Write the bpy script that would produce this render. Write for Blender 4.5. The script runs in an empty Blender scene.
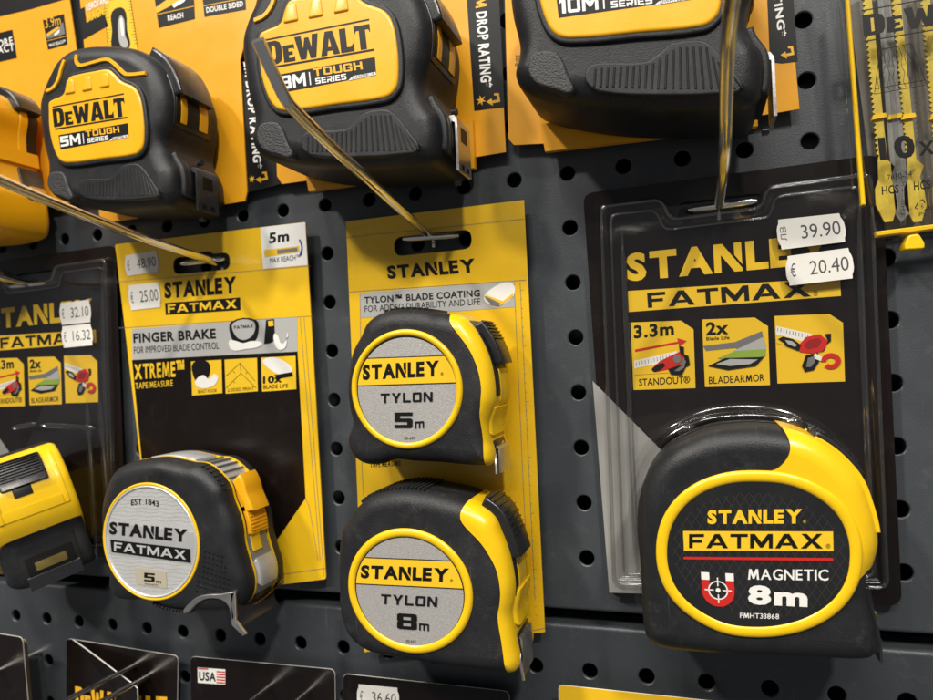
import bpy, bmesh, math, random
from mathutils import Vector, Matrix
random.seed(7)
SC = bpy.context.scene
COL = SC.collection
MM = 0.001
# ------------------------------------------------------------------ camera
F_PX = 686.4976
RC = [Vector((0.9479449, 0.31473351, -0.04840738)),
      Vector((-0.04963919, -0.00410531, -0.99875878)),
      Vector((-0.31454159, 0.9491712, 0.0117315))]
CT = Vector((-49.171, -311.624, -81.907))
cam = bpy.data.cameras.new('camera')
cam.sensor_width = 36
cam.lens = F_PX / 933 * 36
cam.clip_start = 0.005
cam.clip_end = 50
co = bpy.data.objects.new('camera', cam)
COL.objects.link(co)
r, u, b = RC[0], -RC[1], -RC[2]
co.matrix_world = Matrix(((r.x, u.x, b.x, CT.x * MM), (r.y, u.y, b.y, CT.y * MM), (r.z, u.z, b.z, CT.z * MM), (0, 0, 0, 1)))
SC.camera = co
cam.dof.use_dof = True
cam.dof.focus_distance = 0.275
cam.dof.aperture_fstop = 14


def at(px, py, d):
    """point (x, z) in mm on the plane d mm in front of the pegboard that was measured at photo pixel px, py"""
    v = RC[0] * ((px - 466.5) / F_PX) + RC[1] * ((py - 350) / F_PX) + RC[2]
    t = (-d - CT.y) / v.y
    p = CT + v * t
    return (p.x, p.z)


def atx(px, py, x0):
    v = RC[0] * ((px - 466.5) / F_PX) + RC[1] * ((py - 350) / F_PX) + RC[2]
    t = (x0 - CT.x) / v.x
    return CT + v * t


def pts(l, d):
    return [at(p[0], p[1], p[2] if len(p) > 2 else d) for p in l]


# ------------------------------------------------------------------ materials
def lin(h):
    c = [int(h[i:i + 2], 16) / 255 for i in (0, 2, 4)]
    return tuple(x / 12.92 if x < .04045 else ((x + .055) / 1.055) ** 2.4 for x in c) + (1,)


def mat(name, col, rough=.5, metal=0, bump=0, bscale=900, var=0, vscale=60, rvar=0, coat=0, spec=.5, dust=0, warp=0):
    m = bpy.data.materials.new(name)
    m.use_nodes = True
    nt = m.node_tree
    bs = nt.nodes['Principled BSDF']
    c = lin(col) if isinstance(col, str) else tuple(col) + (1,)
    bs.inputs['Base Color'].default_value = c
    bs.inputs['Roughness'].default_value = rough
    bs.inputs['Metallic'].default_value = metal
    bs.inputs['Coat Weight'].default_value = coat
    bs.inputs['Coat Roughness'].default_value = .12
    bs.inputs['Specular IOR Level'].default_value = spec
    tc = nt.nodes.new('ShaderNodeTexCoord')
    if var or rvar:
        n = nt.nodes.new('ShaderNodeTexNoise')
        n.inputs['Scale'].default_value = vscale
        n.inputs['Detail'].default_value = 6
        n.inputs['Roughness'].default_value = .65
        nt.links.new(tc.outputs['Object'], n.inputs['Vector'])
        if var:
            mr = nt.nodes.new('ShaderNodeMapRange')
            mr.inputs[1].default_value = .3
            mr.inputs[2].default_value = .7
            mr.inputs[3].default_value = 1 - var
            mr.inputs[4].default_value = 1 + var
            nt.links.new(n.outputs['Fac'], mr.inputs[0])
            mx = nt.nodes.new('ShaderNodeVectorMath')
            mx.operation = 'SCALE'
            mx.inputs[0].default_value = c[:3]
            nt.links.new(mr.outputs[0], mx.inputs['Scale'])
            nt.links.new(mx.outputs[0], bs.inputs['Base Color'])
        if rvar:
            m2 = nt.nodes.new('ShaderNodeMapRange')
            m2.inputs[1].default_value = .3
            m2.inputs[2].default_value = .7
            m2.inputs[3].default_value = max(0, rough - rvar)
            m2.inputs[4].default_value = rough + rvar
            nt.links.new(n.outputs['Fac'], m2.inputs[0])
            nt.links.new(m2.outputs[0], bs.inputs['Roughness'])
    if dust:
        n = nt.nodes.new('ShaderNodeTexNoise')
        n.inputs['Scale'].default_value = 70
        n.inputs['Detail'].default_value = 10
        n.inputs['Roughness'].default_value = .8
        nt.links.new(tc.outputs['Object'], n.inputs['Vector'])
        # fine scratches: noise stretched along one slanting direction
        mp_ = nt.nodes.new('ShaderNodeMapping')
        mp_.inputs['Rotation'].default_value = (.2, .7, .3)
        mp_.inputs['Scale'].default_value = (900, 40, 25)
        nt.links.new(tc.outputs['Object'], mp_.inputs['Vector'])
        n2 = nt.nodes.new('ShaderNodeTexNoise')
        n2.inputs['Scale'].default_value = 1
        n2.inputs['Detail'].default_value = 2
        nt.links.new(mp_.outputs[0], n2.inputs['Vector'])
        r1 = nt.nodes.new('ShaderNodeMapRange')
        r1.inputs[1].default_value, r1.inputs[2].default_value, r1.inputs[4].default_value = .54, .78, dust
        r2 = nt.nodes.new('ShaderNodeMapRange')
        r2.inputs[1].default_value, r2.inputs[2].default_value, r2.inputs[4].default_value = .68, .78, dust * .8
        nt.links.new(n.outputs['Fac'], r1.inputs[0])
        nt.links.new(n2.outputs['Fac'], r2.inputs[0])
        ad = nt.nodes.new('ShaderNodeMath')
        ad.use_clamp = True
        nt.links.new(r1.outputs[0], ad.inputs[0])
        nt.links.new(r2.outputs[0], ad.inputs[1])
        mc = nt.nodes.new('ShaderNodeMix')
        mc.data_type = 'RGBA'
        mc.inputs[7].default_value = (.30, .285, .26, 1)
        if bs.inputs['Base Color'].is_linked:
            nt.links.new(bs.inputs['Base Color'].links[0].from_socket, mc.inputs[6])
        else:
            mc.inputs[6].default_value = c
        nt.links.new(ad.outputs[0], mc.inputs[0])
        nt.links.new(mc.outputs[2], bs.inputs['Base Color'])
    wb = None
    if warp:
        n = nt.nodes.new('ShaderNodeTexNoise')
        n.inputs['Scale'].default_value = 22
        n.inputs['Detail'].default_value = 2
        nt.links.new(tc.outputs['Object'], n.inputs['Vector'])
        wb = nt.nodes.new('ShaderNodeBump')
        wb.inputs['Strength'].default_value = warp
        wb.inputs['Distance'].default_value = .004
        nt.links.new(n.outputs['Fac'], wb.inputs['Height'])
        nt.links.new(wb.outputs[0], bs.inputs['Normal'])
    if bump:
        n = nt.nodes.new('ShaderNodeTexNoise')
        n.inputs['Scale'].default_value = bscale
        n.inputs['Detail'].default_value = 3
        nt.links.new(tc.outputs['Object'], n.inputs['Vector'])
        bp = nt.nodes.new('ShaderNodeBump')
        bp.inputs['Strength'].default_value = bump
        bp.inputs['Distance'].default_value = .0004
        nt.links.new(n.outputs['Fac'], bp.inputs['Height'])
        if wb:
            nt.links.new(wb.outputs[0], bp.inputs['Normal'])
        nt.links.new(bp.outputs[0], bs.inputs['Normal'])
    return m


def clear_mat(name, tint=(.97, .97, .97), ior=1.48, rough=.04):
    m = bpy.data.materials.new(name)
    m.use_nodes = True
    nt = m.node_tree
    nt.nodes.remove(nt.nodes['Principled BSDF'])
    out = nt.nodes['Material Output']
    tr = nt.nodes.new('ShaderNodeBsdfTransparent')
    tr.inputs[0].default_value = tuple(tint) + (1,)
    gl = nt.nodes.new('ShaderNodeBsdfGlossy')
    gl.inputs['Roughness'].default_value = rough
    lw = nt.nodes.new('ShaderNodeLayerWeight')
    lw.inputs['Blend'].default_value = .5
    pw = nt.nodes.new('ShaderNodeMath')
    pw.operation = 'POWER'
    pw.inputs[1].default_value = 4
    nt.links.new(lw.outputs['Facing'], pw.inputs[0])
    f0 = ((ior - 1) / (ior + 1)) ** 2 * 1.7
    fr = nt.nodes.new('ShaderNodeMath')
    fr.operation = 'MULTIPLY_ADD'
    fr.inputs[1].default_value = 1 - f0
    fr.inputs[2].default_value = f0
    nt.links.new(pw.outputs[0], fr.inputs[0])
    n = nt.nodes.new('ShaderNodeTexNoise')
    n.inputs['Scale'].default_value = 55
    n.inputs['Detail'].default_value = 2
    tc = nt.nodes.new('ShaderNodeTexCoord')
    nt.links.new(tc.outputs['Object'], n.inputs['Vector'])
    bp = nt.nodes.new('ShaderNodeBump')
    bp.inputs['Strength'].default_value = .2
    bp.inputs['Distance'].default_value = .0012
    nt.links.new(n.outputs['Fac'], bp.inputs['Height'])
    nt.links.new(bp.outputs[0], gl.inputs['Normal'])
    mx = nt.nodes.new('ShaderNodeMixShader')
    nt.links.new(fr.outputs[0], mx.inputs[0])
    nt.links.new(tr.outputs[0], mx.inputs[1])
    nt.links.new(gl.outputs[0], mx.inputs[2])
    nt.links.new(mx.outputs[0], out.inputs[0])
    return m


M = dict(
    panel=mat('painted_steel', (.043, .049, .056), .42, 0, .25, 1500, .1, 14, .08, dust=.14),
    dark=mat('dark_void', (.006, .006, .007), .8),
    rubber=mat('black_rubber', (.0165, .0165, .0185), .5, 0, .45, 1900, .35, 45, .1, spec=.32, dust=.15),
    rubber_s=mat('smooth_rubber', (.015, .0155, .0175), .42, 0, .35, 2200, .35, 45, .08, spec=.32, dust=.12),
    grain=mat('grained_rubber', (.018, .018, .02), .5, 0, 1.0, 1700, .15, 60, .05, dust=.12),
    blackp=mat('black_plastic', (.014, .014, .015), .3, 0, .12, 2000, .1, 60, .08),
    yellow=mat('yellow_plastic', (.84, .52, .006), .3, 0, .1, 1800, .04, 40, .06, .15),
    yellow2=mat('amber_plastic', (.84, .42, .006), .33, 0, .1, 1800, .04, 40, .06, .15),
    amber=mat('amber_lock', (.83, .40, .008), .35, 0, .1, 1800, .04, 40, .06),
    ycard=mat('yellow_card', (.78, .475, .012), .3, 0, .05, 500, .04, 18, .07, .15, warp=.25),
    ocard=mat('orange_card', (.80, .36, .012), .33, 0, .05, 500, .04, 18, .07, .1, warp=.25),
    bcard=mat('black_card', (.007, .0042, .0036), .32, 0, .05, 500, .1, 18, .07, .15, spec=.28, warp=.35, dust=.03),
    blackink=mat('black_ink', (.006, .006, .006), .4, spec=.3),
    yink=mat('yellow_ink', (.80, .505, .02), .35),
    oink=mat('orange_ink', (.80, .42, .02), .35),
    white=mat('white_ink', (.78, .77, .73), .4),
    greyink=mat('grey_ink', (.40, .40, .39), .4),
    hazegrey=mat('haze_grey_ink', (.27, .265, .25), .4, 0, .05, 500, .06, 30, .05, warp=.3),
    cream=mat('cream_ink', (.42, .38, .29), .4),
    brass=mat('brass', (.62, .45, .14), .3, 1, .1, 900, .1, 90, .05),
    midink=mat('mid_grey_ink', (.16, .16, .16), .4),
    red=mat('red_ink', (.55, .02, .015), .35),
    green=mat('green_ink', (.25, .38, .05), .4),
    blue=mat('blue_ink', (.03, .06, .22), .4),
    tag=mat('price_paper', (.74, .72, .67), .6, 0, .1, 700, .03, 80),
    tagink=mat('price_ink', (.06, .06, .07), .6),
    silver=mat('silver_label', (.47, .455, .44), .36, .35, .5, 2500, .12, 900, .05),
    silverp=mat('silver_plastic', (.50, .50, .505), .32, .35, .15, 2000, .05, 90, .08),
    silver_l=mat('pale_silver', (.66, .66, .66), .3, .4, .3, 1500, .05, 90, .05),
    chrome=mat('chrome_wire', (.85, .83, .78), .2, 1, .02, 300, .05, 80, .06),
    steel=mat('steel', (.72, .70, .66), .34, 1, .1, 900, .1, 80, .08),
    darksteel=mat('dark_steel', (.045, .045, .05), .22, .4, .1, 900, .1, 80, .05),
    clear=clear_mat('clear_plastic', rough=.11),
    clear2=clear_mat('clear_ridge', (.93, .93, .93), 1.8, .09),
    paper=mat('card_edge', (.75, .72, .66), .7),
)


# ------------------------------------------------------------------ object helpers
WL = {}


def empty(name, loc, label, cat, group=None):
    o = bpy.data.objects.new(name, None)
    o.empty_display_size = .01
    COL.objects.link(o)
    o.location = Vector(loc) * MM
    WL[o] = Vector(loc) * MM
    o['label'] = label
    o['category'] = cat
    if group:
        o['group'] = group
    return o


def link(name, me, m, parent=None, smooth=35):
    """me holds vertices in world metres; the object's origin goes to its centre"""
    if smooth:
        for p in me.polygons:
            p.use_smooth = True
        me.set_sharp_from_angle(angle=math.radians(smooth))
    vs = me.vertices
    c = sum((v.co for v in vs), Vector()) / max(1, len(vs))
    me.transform(Matrix.Translation(-c))
    me.materials.clear()
    me.materials.append(m)
    me.name = name
    o = bpy.data.objects.new(name, me)
    COL.objects.link(o)
    WL[o] = c
    if parent:
        o.parent = parent
        o.location = c - WL[parent]
    else:
        o.location = c
    return o


class MB:
    def __init__(s):
        s.v = []
        s.f = []

    def add(s, v, f):
        n = len(s.v)
        s.v += [tuple(x) for x in v]
        s.f += [tuple(i + n for i in q) for q in f]
        return s

    def mesh(s, recalc=True):
        me = bpy.data.meshes.new('m')
        me.from_pydata([(x * MM, y * MM, z * MM) for x, y, z in s.v], [], s.f)
        if recalc:
            bm = bmesh.new()
            bm.from_mesh(me)
            bmesh.ops.recalc_face_normals(bm, faces=bm.faces)
            bm.to_mesh(me)
            bm.free()
        return me

    def build(s, name, m, parent=None, smooth=35, recalc=True):
        return link(name, s.mesh(recalc), m, parent, smooth)


def area(p):
    return sum(p[i][0] * p[(i + 1) % len(p)][1] - p[(i + 1) % len(p)][0] * p[i][1] for i in range(len(p))) / 2


def ccw(p):
    return list(p) if area(p) > 0 else list(reversed(p))


def spline(p, n=6, closed=True, corners=()):
    """centripetal-ish Catmull-Rom; indices in corners stay sharp"""
    out = []
    N = len(p)
    rng = range(N if closed else N - 1)
    for i in rng:
        p1, p2 = Vector(p[i]), Vector(p[(i + 1) % N])
        p0 = Vector(p[(i - 1) % N]) if (closed or i > 0) else p1
        p3 = Vector(p[(i + 2) % N]) if (closed or i + 2 < N) else p2
        L = (p2 - p1).length
        t1 = (p2 - p0)
        t2 = (p3 - p1)
        t1 = t1.normalized() * L if t1.length else t1
        t2 = t2.normalized() * L if t2.length else t2
        if i in corners:
            t1 = p2 - p1
        if (i + 1) % N in corners:
            t2 = p2 - p1
        for k in range(n):
            t = k / n
            out.append(tuple(p1 * (2 * t ** 3 - 3 * t * t + 1) + t1 * (t ** 3 - 2 * t * t + t) + p2 * (-2 * t ** 3 + 3 * t * t) + t2 * (t ** 3 - t * t)))
    if not closed:
        out.append(tuple(p[-1]))
    return out


def roundpoly(p, r, n=5):
    """polygon with rounded corners, radius r mm (or list)"""
    p = ccw(p)
    out = []
    N = len(p)
    for i in range(N):
        a, b_, c = Vector(p[i - 1]), Vector(p[i]), Vector(p[(i + 1) % N])
        ri = r[i] if isinstance(r, (list, tuple)) else r
        u1, u2 = (a - b_), (c - b_)
        q = min(ri, u1.length * .48, u2.length * .48)
        if q < 1e-4:
            out.append(tuple(b_))
            continue
        A, B = b_ + u1.normalized() * q, b_ + u2.normalized() * q
        for k in range(n + 1):
            t = k / n
            out.append(tuple(A * (1 - t) ** 2 + b_ * 2 * t * (1 - t) + B * t * t))
    return out


def offset(p, d):
    """p CCW; d>0 outward"""
    out = []
    N = len(p)
    for i in range(N):
        a, b_, c = Vector(p[i - 1]), Vector(p[i]), Vector(p[(i + 1) % N])
        e1, e2 = (b_ - a), (c - b_)
        if e1.length < 1e-6:
            e1 = e2
        if e2.length < 1e-6:
            e2 = e1
        n1 = Vector((e1.y, -e1.x)).normalized()
        n2 = Vector((e2.y, -e2.x)).normalized()
        n = n1 + n2
        if n.length < 1e-6:
            n = n1
        n.normalize()
        k = 1 / max(.6, n.dot(n1))
        out.append((b_.x + n.x * d * k, b_.y + n.y * d * k))
    return out


def unfold(p, q):
    """collapse the runs of an inset outline that turned back on themselves"""
    N = len(p)
    q = [Vector(a) for a in q]
    for _ in range(40):
        bad = False
        for i in range(N):
            j = (i + 1) % N
            e0 = Vector(p[j]) - Vector(p[i])
            if (q[j] - q[i]).dot(e0) < -1e-7:
                c = (q[i] + q[j]) / 2
                q[i] = c.copy()
                q[j] = c.copy()
                h, k = (i - 1) % N, (j + 1) % N
                q[h] = q[h] * .75 + c * .25
                q[k] = q[k] * .75 + c * .25
                bad = True
        if not bad:
            break
    return [tuple(a) for a in q]


def loft(mb, p, levels, cap0=True, cap1=True, close=False):
    p = ccw(p)
    N = len(p)
    v, f = [], []
    for ins, d in levels:
        for x, z in (unfold(p, offset(p, -ins)) if ins > .5 else offset(p, -ins) if ins else p):
            v.append((x, -d, z))
    Lc = len(levels)
    for k in range(Lc - 1):
        for i in range(N):
            j = (i + 1) % N
            f.append((k * N + i, k * N + j, (k + 1) * N + j, (k + 1) * N + i))
    if close:
        k = Lc - 1
        for i in range(N):
            j = (i + 1) % N
            f.append((k * N + i, k * N + j, j, i))
    else:
        if cap0:
            f.append(tuple(range(N)))
        if cap1:
            f.append(tuple((Lc - 1) * N + i for i in range(N)))
    mb.add(v, f)
    return mb


def rl(d0, d1, r0, r1, n=5, pad=.25):
    out = [(r0 + (pad if r0 else 0), d0)] if r0 else [(0, d0)]
    if r0:
        for k in range(n):
            a = k / n * math.pi / 2
            out.append((r0 * (1 - math.sin(a)), d0 + r0 * (1 - math.cos(a))))
        out.append((0, d0 + r0))
    if r1:
        for k in range(n + 1):
            a = k / n * math.pi / 2
            out.append((r1 * (1 - math.cos(a)), d1 - r1 + r1 * math.sin(a)))
        out.append((r1 + pad, d1))
    else:
        out.append((0, d1))
    return out


def prism(name, p, d0, d1, m, parent=None, r0=.2, r1=.2, n=3):
    return loft(MB(), p, rl(d0, d1, r0, r1, n, .05 if max(r0, r1) < 1 else .25)).build(name, m, parent)


def decal(name, p, d, m, parent, th=.06):
    """a printed patch: a very thin solid lying on its surface"""
    return loft(MB(), p, [(0, d - th), (0, d)]).build(name, m, parent, smooth=0)


def decals(name, polys, d, m, parent, th=.06):
    mb = MB()
    for p in polys:
        loft(mb, p, [(0, d - th), (0, d)])
    return mb.build(name, m, parent, smooth=0)


def ellipse(cx, cz, rx, rz, n=64, rot=0):
    c, s = math.cos(rot), math.sin(rot)
    return [(cx + rx * math.cos(a) * c - rz * math.sin(a) * s, cz + rx * math.cos(a) * s + rz * math.sin(a) * c)
            for a in (2 * math.pi * k / n for k in range(n))]


def boolean(me_a, me_b, op):
    me_a.transform(Matrix.Scale(1 / MM, 4))
    me_b.transform(Matrix.Scale(1 / MM, 4))
    a = bpy.data.objects.new('tmp_a', me_a)
    b_ = bpy.data.objects.new('tmp_b', me_b)
    COL.objects.link(a)
    COL.objects.link(b_)
    md = a.modifiers.new('b', 'BOOLEAN')
    md.operation = op
    md.object = b_
    md.solver = 'EXACT'
    md.use_self = True
    dg = bpy.context.evaluated_depsgraph_get()
    me = bpy.data.meshes.new_from_object(a.evaluated_get(dg))
    bpy.data.objects.remove(a)
    bpy.data.objects.remove(b_)
    me.transform(Matrix.Scale(MM, 4))
    return me


def tube_mesh(mb, path, rad, n=12, caps=True):
    P = [Vector(p) for p in path]
    R_ = rad if isinstance(rad, (list, tuple)) else [rad] * len(P)
    prev = None
    v, f = [], []
    for i, p in enumerate(P):
        t = (P[min(i + 1, len(P) - 1)] - P[max(i - 1, 0)]).normalized()
        if prev is None:
            prev = t.cross(Vector((0, 0, 1)) if abs(t.z) < .9 else Vector((1, 0, 0))).normalized()
        prev = (prev - t * prev.dot(t)).normalized()
        bt = t.cross(prev)
        for k in range(n):
            a = 2 * math.pi * k / n
            v.append(tuple(p + (prev * math.cos(a) + bt * math.sin(a)) * R_[i]))
    for i in range(len(P) - 1):
        for k in range(n):
            j = (k + 1) % n
            f.append((i * n + k, i * n + j, (i + 1) * n + j, (i + 1) * n + k))
    if caps:
        f.append(tuple(range(n)))
        f.append(tuple((len(P) - 1) * n + k for k in range(n)))
    mb.add(v, f)
    return mb


def spline3(p, n=8):
    out = []
    for i in range(len(p) - 1):
        p1, p2 = Vector(p[i]), Vector(p[i + 1])
        p0 = Vector(p[i - 1]) if i else p1
        p3 = Vector(p[i + 2]) if i + 2 < len(p) else p2
        L = (p2 - p1).length
        t1 = (p2 - p0).normalized() * L
        t2 = (p3 - p1).normalized() * L
        for k in range(n):
            t = k / n
            out.append(p1 * (2 * t ** 3 - 3 * t * t + 1) + t1 * (t ** 3 - 2 * t * t + t) + p2 * (-2 * t ** 3 + 3 * t * t) + t2 * (t ** 3 - t * t))
    out.append(Vector(p[-1]))
    return out


# ------------------------------------------------------------------ lettering
def mir(p, w):
    return [(w - x, y) for x, y in p]


_o = [(.4, 0), (.08, 0), (0, .1), (0, .9), (.08, 1), (.4, 1), (.4, .8), (.2, .8), (.2, .2), (.4, .2)]
_8 = [(.4, 0), (.08, 0), (0, .08), (0, .44), (.05, .5), (0, .56), (0, .92), (.08, 1), (.4, 1), (.4, .8), (.24, .8), (.24, .6), (.4, .6), (.4, .4), (.24, .4), (.24, .2), (.4, .2)]
_5 = [(0, 0), (.72, 0), (.8, .08), (.8, .54), (.72, .62), (.24, .62), (.24, .79), (.8, .79), (.8, 1), (0, 1), (0, .4), (.56, .4), (.56, .21), (0, .21)]
TECH = {
    'T': (.84, [[(.32, 0), (.52, 0), (.52, .8), (.84, .8), (.84, 1), (0, 1), (0, .8), (.32, .8)]]),
    'Y': (.86, [[(.33, 0), (.53, 0), (.53, .38), (.86, 1), (.62, 1), (.43, .6), (.24, 1), (0, 1), (.33, .38)]]),
    'L': (.72, [[(0, 0), (.72, 0), (.72, .2), (.2, .2), (.2, 1), (0, 1)]]),
    'O': (.8, [_o, mir(_o, .8)]), '0': (.8, [_o, mir(_o, .8)]),
    'N': (.8, [[(0, 0), (.2, 0), (.2, .66), (.58, 0), (.8, 0), (.8, 1), (.6, 1), (.6, .34), (.22, 1), (0, 1)]]),
    'U': (.8, [[(0, 1), (0, .1), (.08, 0), (.72, 0), (.8, .1), (.8, 1), (.6, 1), (.6, .2), (.2, .2), (.2, 1)]]),
    'G': (.8, [[(.8, .65), (.8, .9), (.72, 1), (.08, 1), (0, .9), (0, .1), (.08, 0), (.72, 0), (.8, .1), (.8, .58), (.42, .58), (.42, .4), (.6, .4), (.6, .2), (.2, .2), (.2, .8), (.6, .8), (.6, .65)]]),
    'H': (.8, [[(0, 0), (.2, 0), (.2, .4), (.6, .4), (.6, 0), (.8, 0), (.8, 1), (.6, 1), (.6, .6), (.2, .6), (.2, 1), (0, 1)]]),
    'S': (.8, [_5]), '5': (.8, [_5]),
    '8': (.8, [_8, mir(_8, .8)]),
    '1': (.4, [[(.16, 0), (.4, 0), (.4, 1), (.2, 1), (0, .85), (0, .65), (.16, .75)]]),
    'M': (1.0, [[(0, 0), (.2, 0), (.2, .62), (.42, .25), (.58, .25), (.8, .62), (.8, 0), (1, 0), (1, 1), (.78, 1), (.5, .55), (.22, 1), (0, 1)]]),
    'm': (.96, [[(0, 0), (.16, 0), (.16, .55), (.4, .55), (.4, 0), (.56, 0), (.56, .55), (.8, .55), (.8, 0), (.96, 0), (.96, .65), (.88, .73), (0, .73)]]),
    'E': (.75, [[(0, 0), (.75, 0), (.75, .2), (.2, .2), (.2, .41), (.68, .41), (.68, .59), (.2, .59), (.2, .8), (.75, .8), (.75, 1), (0, 1)]]),
    'R': (.8, [[(0, 0), (.2, 0), (.2, .3), (.36, .3), (.56, 0), (.8, 0), (.6, .32), (.72, .33), (.8, .42), (.8, .9), (.72, 1), (0, 1), (0, .8), (.58, .8), (.58, .52), (0, .52)]]),
    'I': (.22, [[(0, 0), (.22, 0), (.22, 1), (0, 1)]]),
}
WIDE = {
    'F': (.98, [[(0, 0), (.24, 0), (.24, .38), (.84, .38), (.84, .58), (.24, .58), (.24, .79), (.98, .79), (.98, 1), (0, 1)]]),
    'A': (1.4, [[(0, 0), (.30, 0), (.70, .72), (.70, 1), (.54, 1)], [(.70, 1), (.70, .72), (1.10, 0), (1.4, 0), (.86, 1)], [(.42, .2), (.98, .2), (.88, .38), (.52, .38)]]),
    'T': (1.1, [[(.43, 0), (.67, 0), (.67, .79), (1.1, .79), (1.1, 1), (0, 1), (0, .79), (.43, .79)]]),
    'M': (1.4, [[(0, 0), (.24, 0), (.24, .6), (.62, .05), (.78, .05), (1.16, .6), (1.16, 0), (1.4, 0), (1.4, 1), (1.1, 1), (.7, .42), (.3, 1), (0, 1)]]),
    'X': (1.32, [[(0, 0), (.34, 0), (.66, .36), (.98, 0), (1.32, 0), (.84, .51), (1.28, 1), (.96, 1), (.66, .66), (.36, 1), (.04, 1), (.48, .51)]]),
}
SLAB = {
    'D': (.7, [[(0, 0), (.26, 0), (.26, 1), (0, 1)], [(.26, 0), (.46, 0), (.63, .09), (.7, .3), (.7, .7), (.63, .91), (.46, 1), (.26, 1), (.26, .82), (.38, .8), (.42, .68), (.42, .32), (.38, .2), (.26, .18)]]),
    'E': (.5, [[(0, 0), (.5, 0), (.5, .23), (.44, .16), (.24, .16), (.24, .29), (.42, .29), (.42, .43), (.24, .43), (.24, .57), (.44, .57), (.5, .5), (.5, .72), (0, .72)]]),
    'W': (1.02, [[(0, 1), (.28, 1), (.34, .45), (.43, .9), (.61, .9), (.70, .45), (.76, 1), (1.02, 1), (.86, 0), (.62, 0), (.53, .42), (.43, 0), (.19, 0)]]),
    'A': (.8, [[(0, 0), (.26, 0), (.40, .72), (.40, 1), (.25, 1)], [(.40, 1), (.40, .72), (.54, 0), (.80, 0), (.57, 1)], [(.30, .18), (.50, .18), (.47, .34), (.33, .34)]]),
    'L': (.56, [[(0, 0), (.56, 0), (.56, .36), (.44, .2), (.27, .2), (.27, 1), (0, 1)]]),
    'T': (.66, [[(.2, 0), (.46, 0), (.46, .8), (.58, .8), (.66, .64), (.66, 1), (0, 1), (0, .64), (.08, .8), (.2, .8)]]),
}
HUM_M = (1.06, [[(0, 0), (.2, 0), (.25, .6), (.45, .08), (.6, .08), (.81, .6), (.86, 0), (1.06, 0), (.95, 1), (.73, 1), (.53, .46), (.33, 1), (.11, 1)]])
LOGO_N = (.84, [[(0, 0), (.21, 0), (.21, .62), (.60, 0), (.84, 0), (.84, .10), (.27, 1), (0, 1)], [(.62, .58), (.84, .23), (.84, 1), (.62, 1)]])
_fc = {}


def font_mesh(s, bold):
    k = (s, bold)
    if k in _fc:
        return _fc[k]
    c = bpy.data.curves.new('t', 'FONT')
    c.body = s
    c.offset = bold
    c.size = 1
    c.resolution_u = 3
    c.space_character = 1 + bold * 3
    o = bpy.data.objects.new('t', c)
    COL.objects.link(o)
    dg = bpy.context.evaluated_depsgraph_get()
    dg.update()
    me = bpy.data.meshes.new_from_object(o.evaluated_get(dg))
    v = [(q.co.x, q.co.y) for q in me.vertices]
    f = [tuple(p.vertices) for p in me.polygons]
    bpy.data.objects.remove(o)
    bpy.data.meshes.remove(me)
    _fc[k] = (v, f)
    return v, f


def cap_height(bold):
    v, _ = font_mesh('E', bold)
    return min(y for x, y in v), max(y for x, y in v)


def layout(s, style, bold=.03, gap=.14):
    """unit-height lettering: (verts, faces, width)"""
    V, Fc = [], []
    if style == 'font':
        v, f = font_mesh(s, bold)
        y0, y1 = cap_height(bold)
        x0 = min(x for x, y in v)
        x1 = max(x for x, y in v)
        if not ('M' in s and bold > 0):
            return [((x - x0), (y - y0) / (y1 - y0)) for x, y in v], f, x1 - x0
    tab = {'font': {'M': HUM_M}, 'tech': TECH, 'wide': WIDE, 'slab': SLAB, 'logo': {'N': LOGO_N}}[style]
    cur = 0
    for ch in s:
        if ch == ' ':
            cur += .4
            continue
        if ch in tab:
            w, polys = tab[ch]
            for p in polys:
                n = len(V)
                V += [(x + cur, y) for x, y in p]
                Fc.append(tuple(range(n, n + len(p))))
        else:
            v, f = font_mesh(ch, bold)
            y0, y1 = cap_height(bold)
            x0 = min(x for x, y in v)
            k = 1 / (y1 - y0)
            w = (max(x for x, y in v) - x0) * k
            n = len(V)
            V += [((x - x0) * k + cur, (y - y0) * k) for x, y in v]
            Fc += [tuple(i + n for i in q) for q in f]
        cur += w + gap
        if style == 'logo' and ch in 'TAL':
            cur -= gap * .6
    return V, Fc, cur - gap


def text(s, p0, p1, pt, d, m, parent, style='font', bold=.02, gap=.14, name='lettering', arc=0, th=.05):
    """p0, p1: photo pixels of the baseline ends, pt: pixel of the top left corner, all at depth d (or mm tuples if d is ('mm', depth))"""
    V, Fc, w = layout(s, style, bold, gap)
    if isinstance(d, tuple):
        A, B, C = Vector(p0), Vector(p1), Vector(pt)
        d = d[1]
    else:
        A, B, C = Vector(at(*p0, d)), Vector(at(*p1, d)), Vector(at(*pt, d))
    X, Y = (B - A) / w, C - A
    mb = MB()
    v = []
    for x, y in V:
        q = A + X * x + Y * y
        if arc:
            t = x / w * 2 - 1
            q = q - Y.normalized() * arc * t * t
        v.append((q.x, -d, q.y))
    mb.add(v, Fc)
    return mb.build(name, m, parent, smooth=0, recalc=False)


# band of an outline between two places on it
def near(o, p):
    return min(range(len(o)), key=lambda i: (o[i][0] - p[0]) ** 2 + (o[i][1] - p[1]) ** 2)


def sub(o, a, b_):
    i, j = near(o, a), near(o, b_)
    N = len(o)
    f = [(i + k) % N for k in range((j - i) % N + 1)]
    g = [(i - k) % N for k in range((i - j) % N + 1)]
    return f if len(f) <= len(g) else list(reversed(g))


def band_poly(o, a, b_, h, inn=2):
    o = ccw(o)
    idx = sub(o, a, b_)
    oo, ii = offset(o, h), offset(o, -inn)
    return [oo[i] for i in idx] + [ii[i] for i in reversed(idx)]


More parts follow.
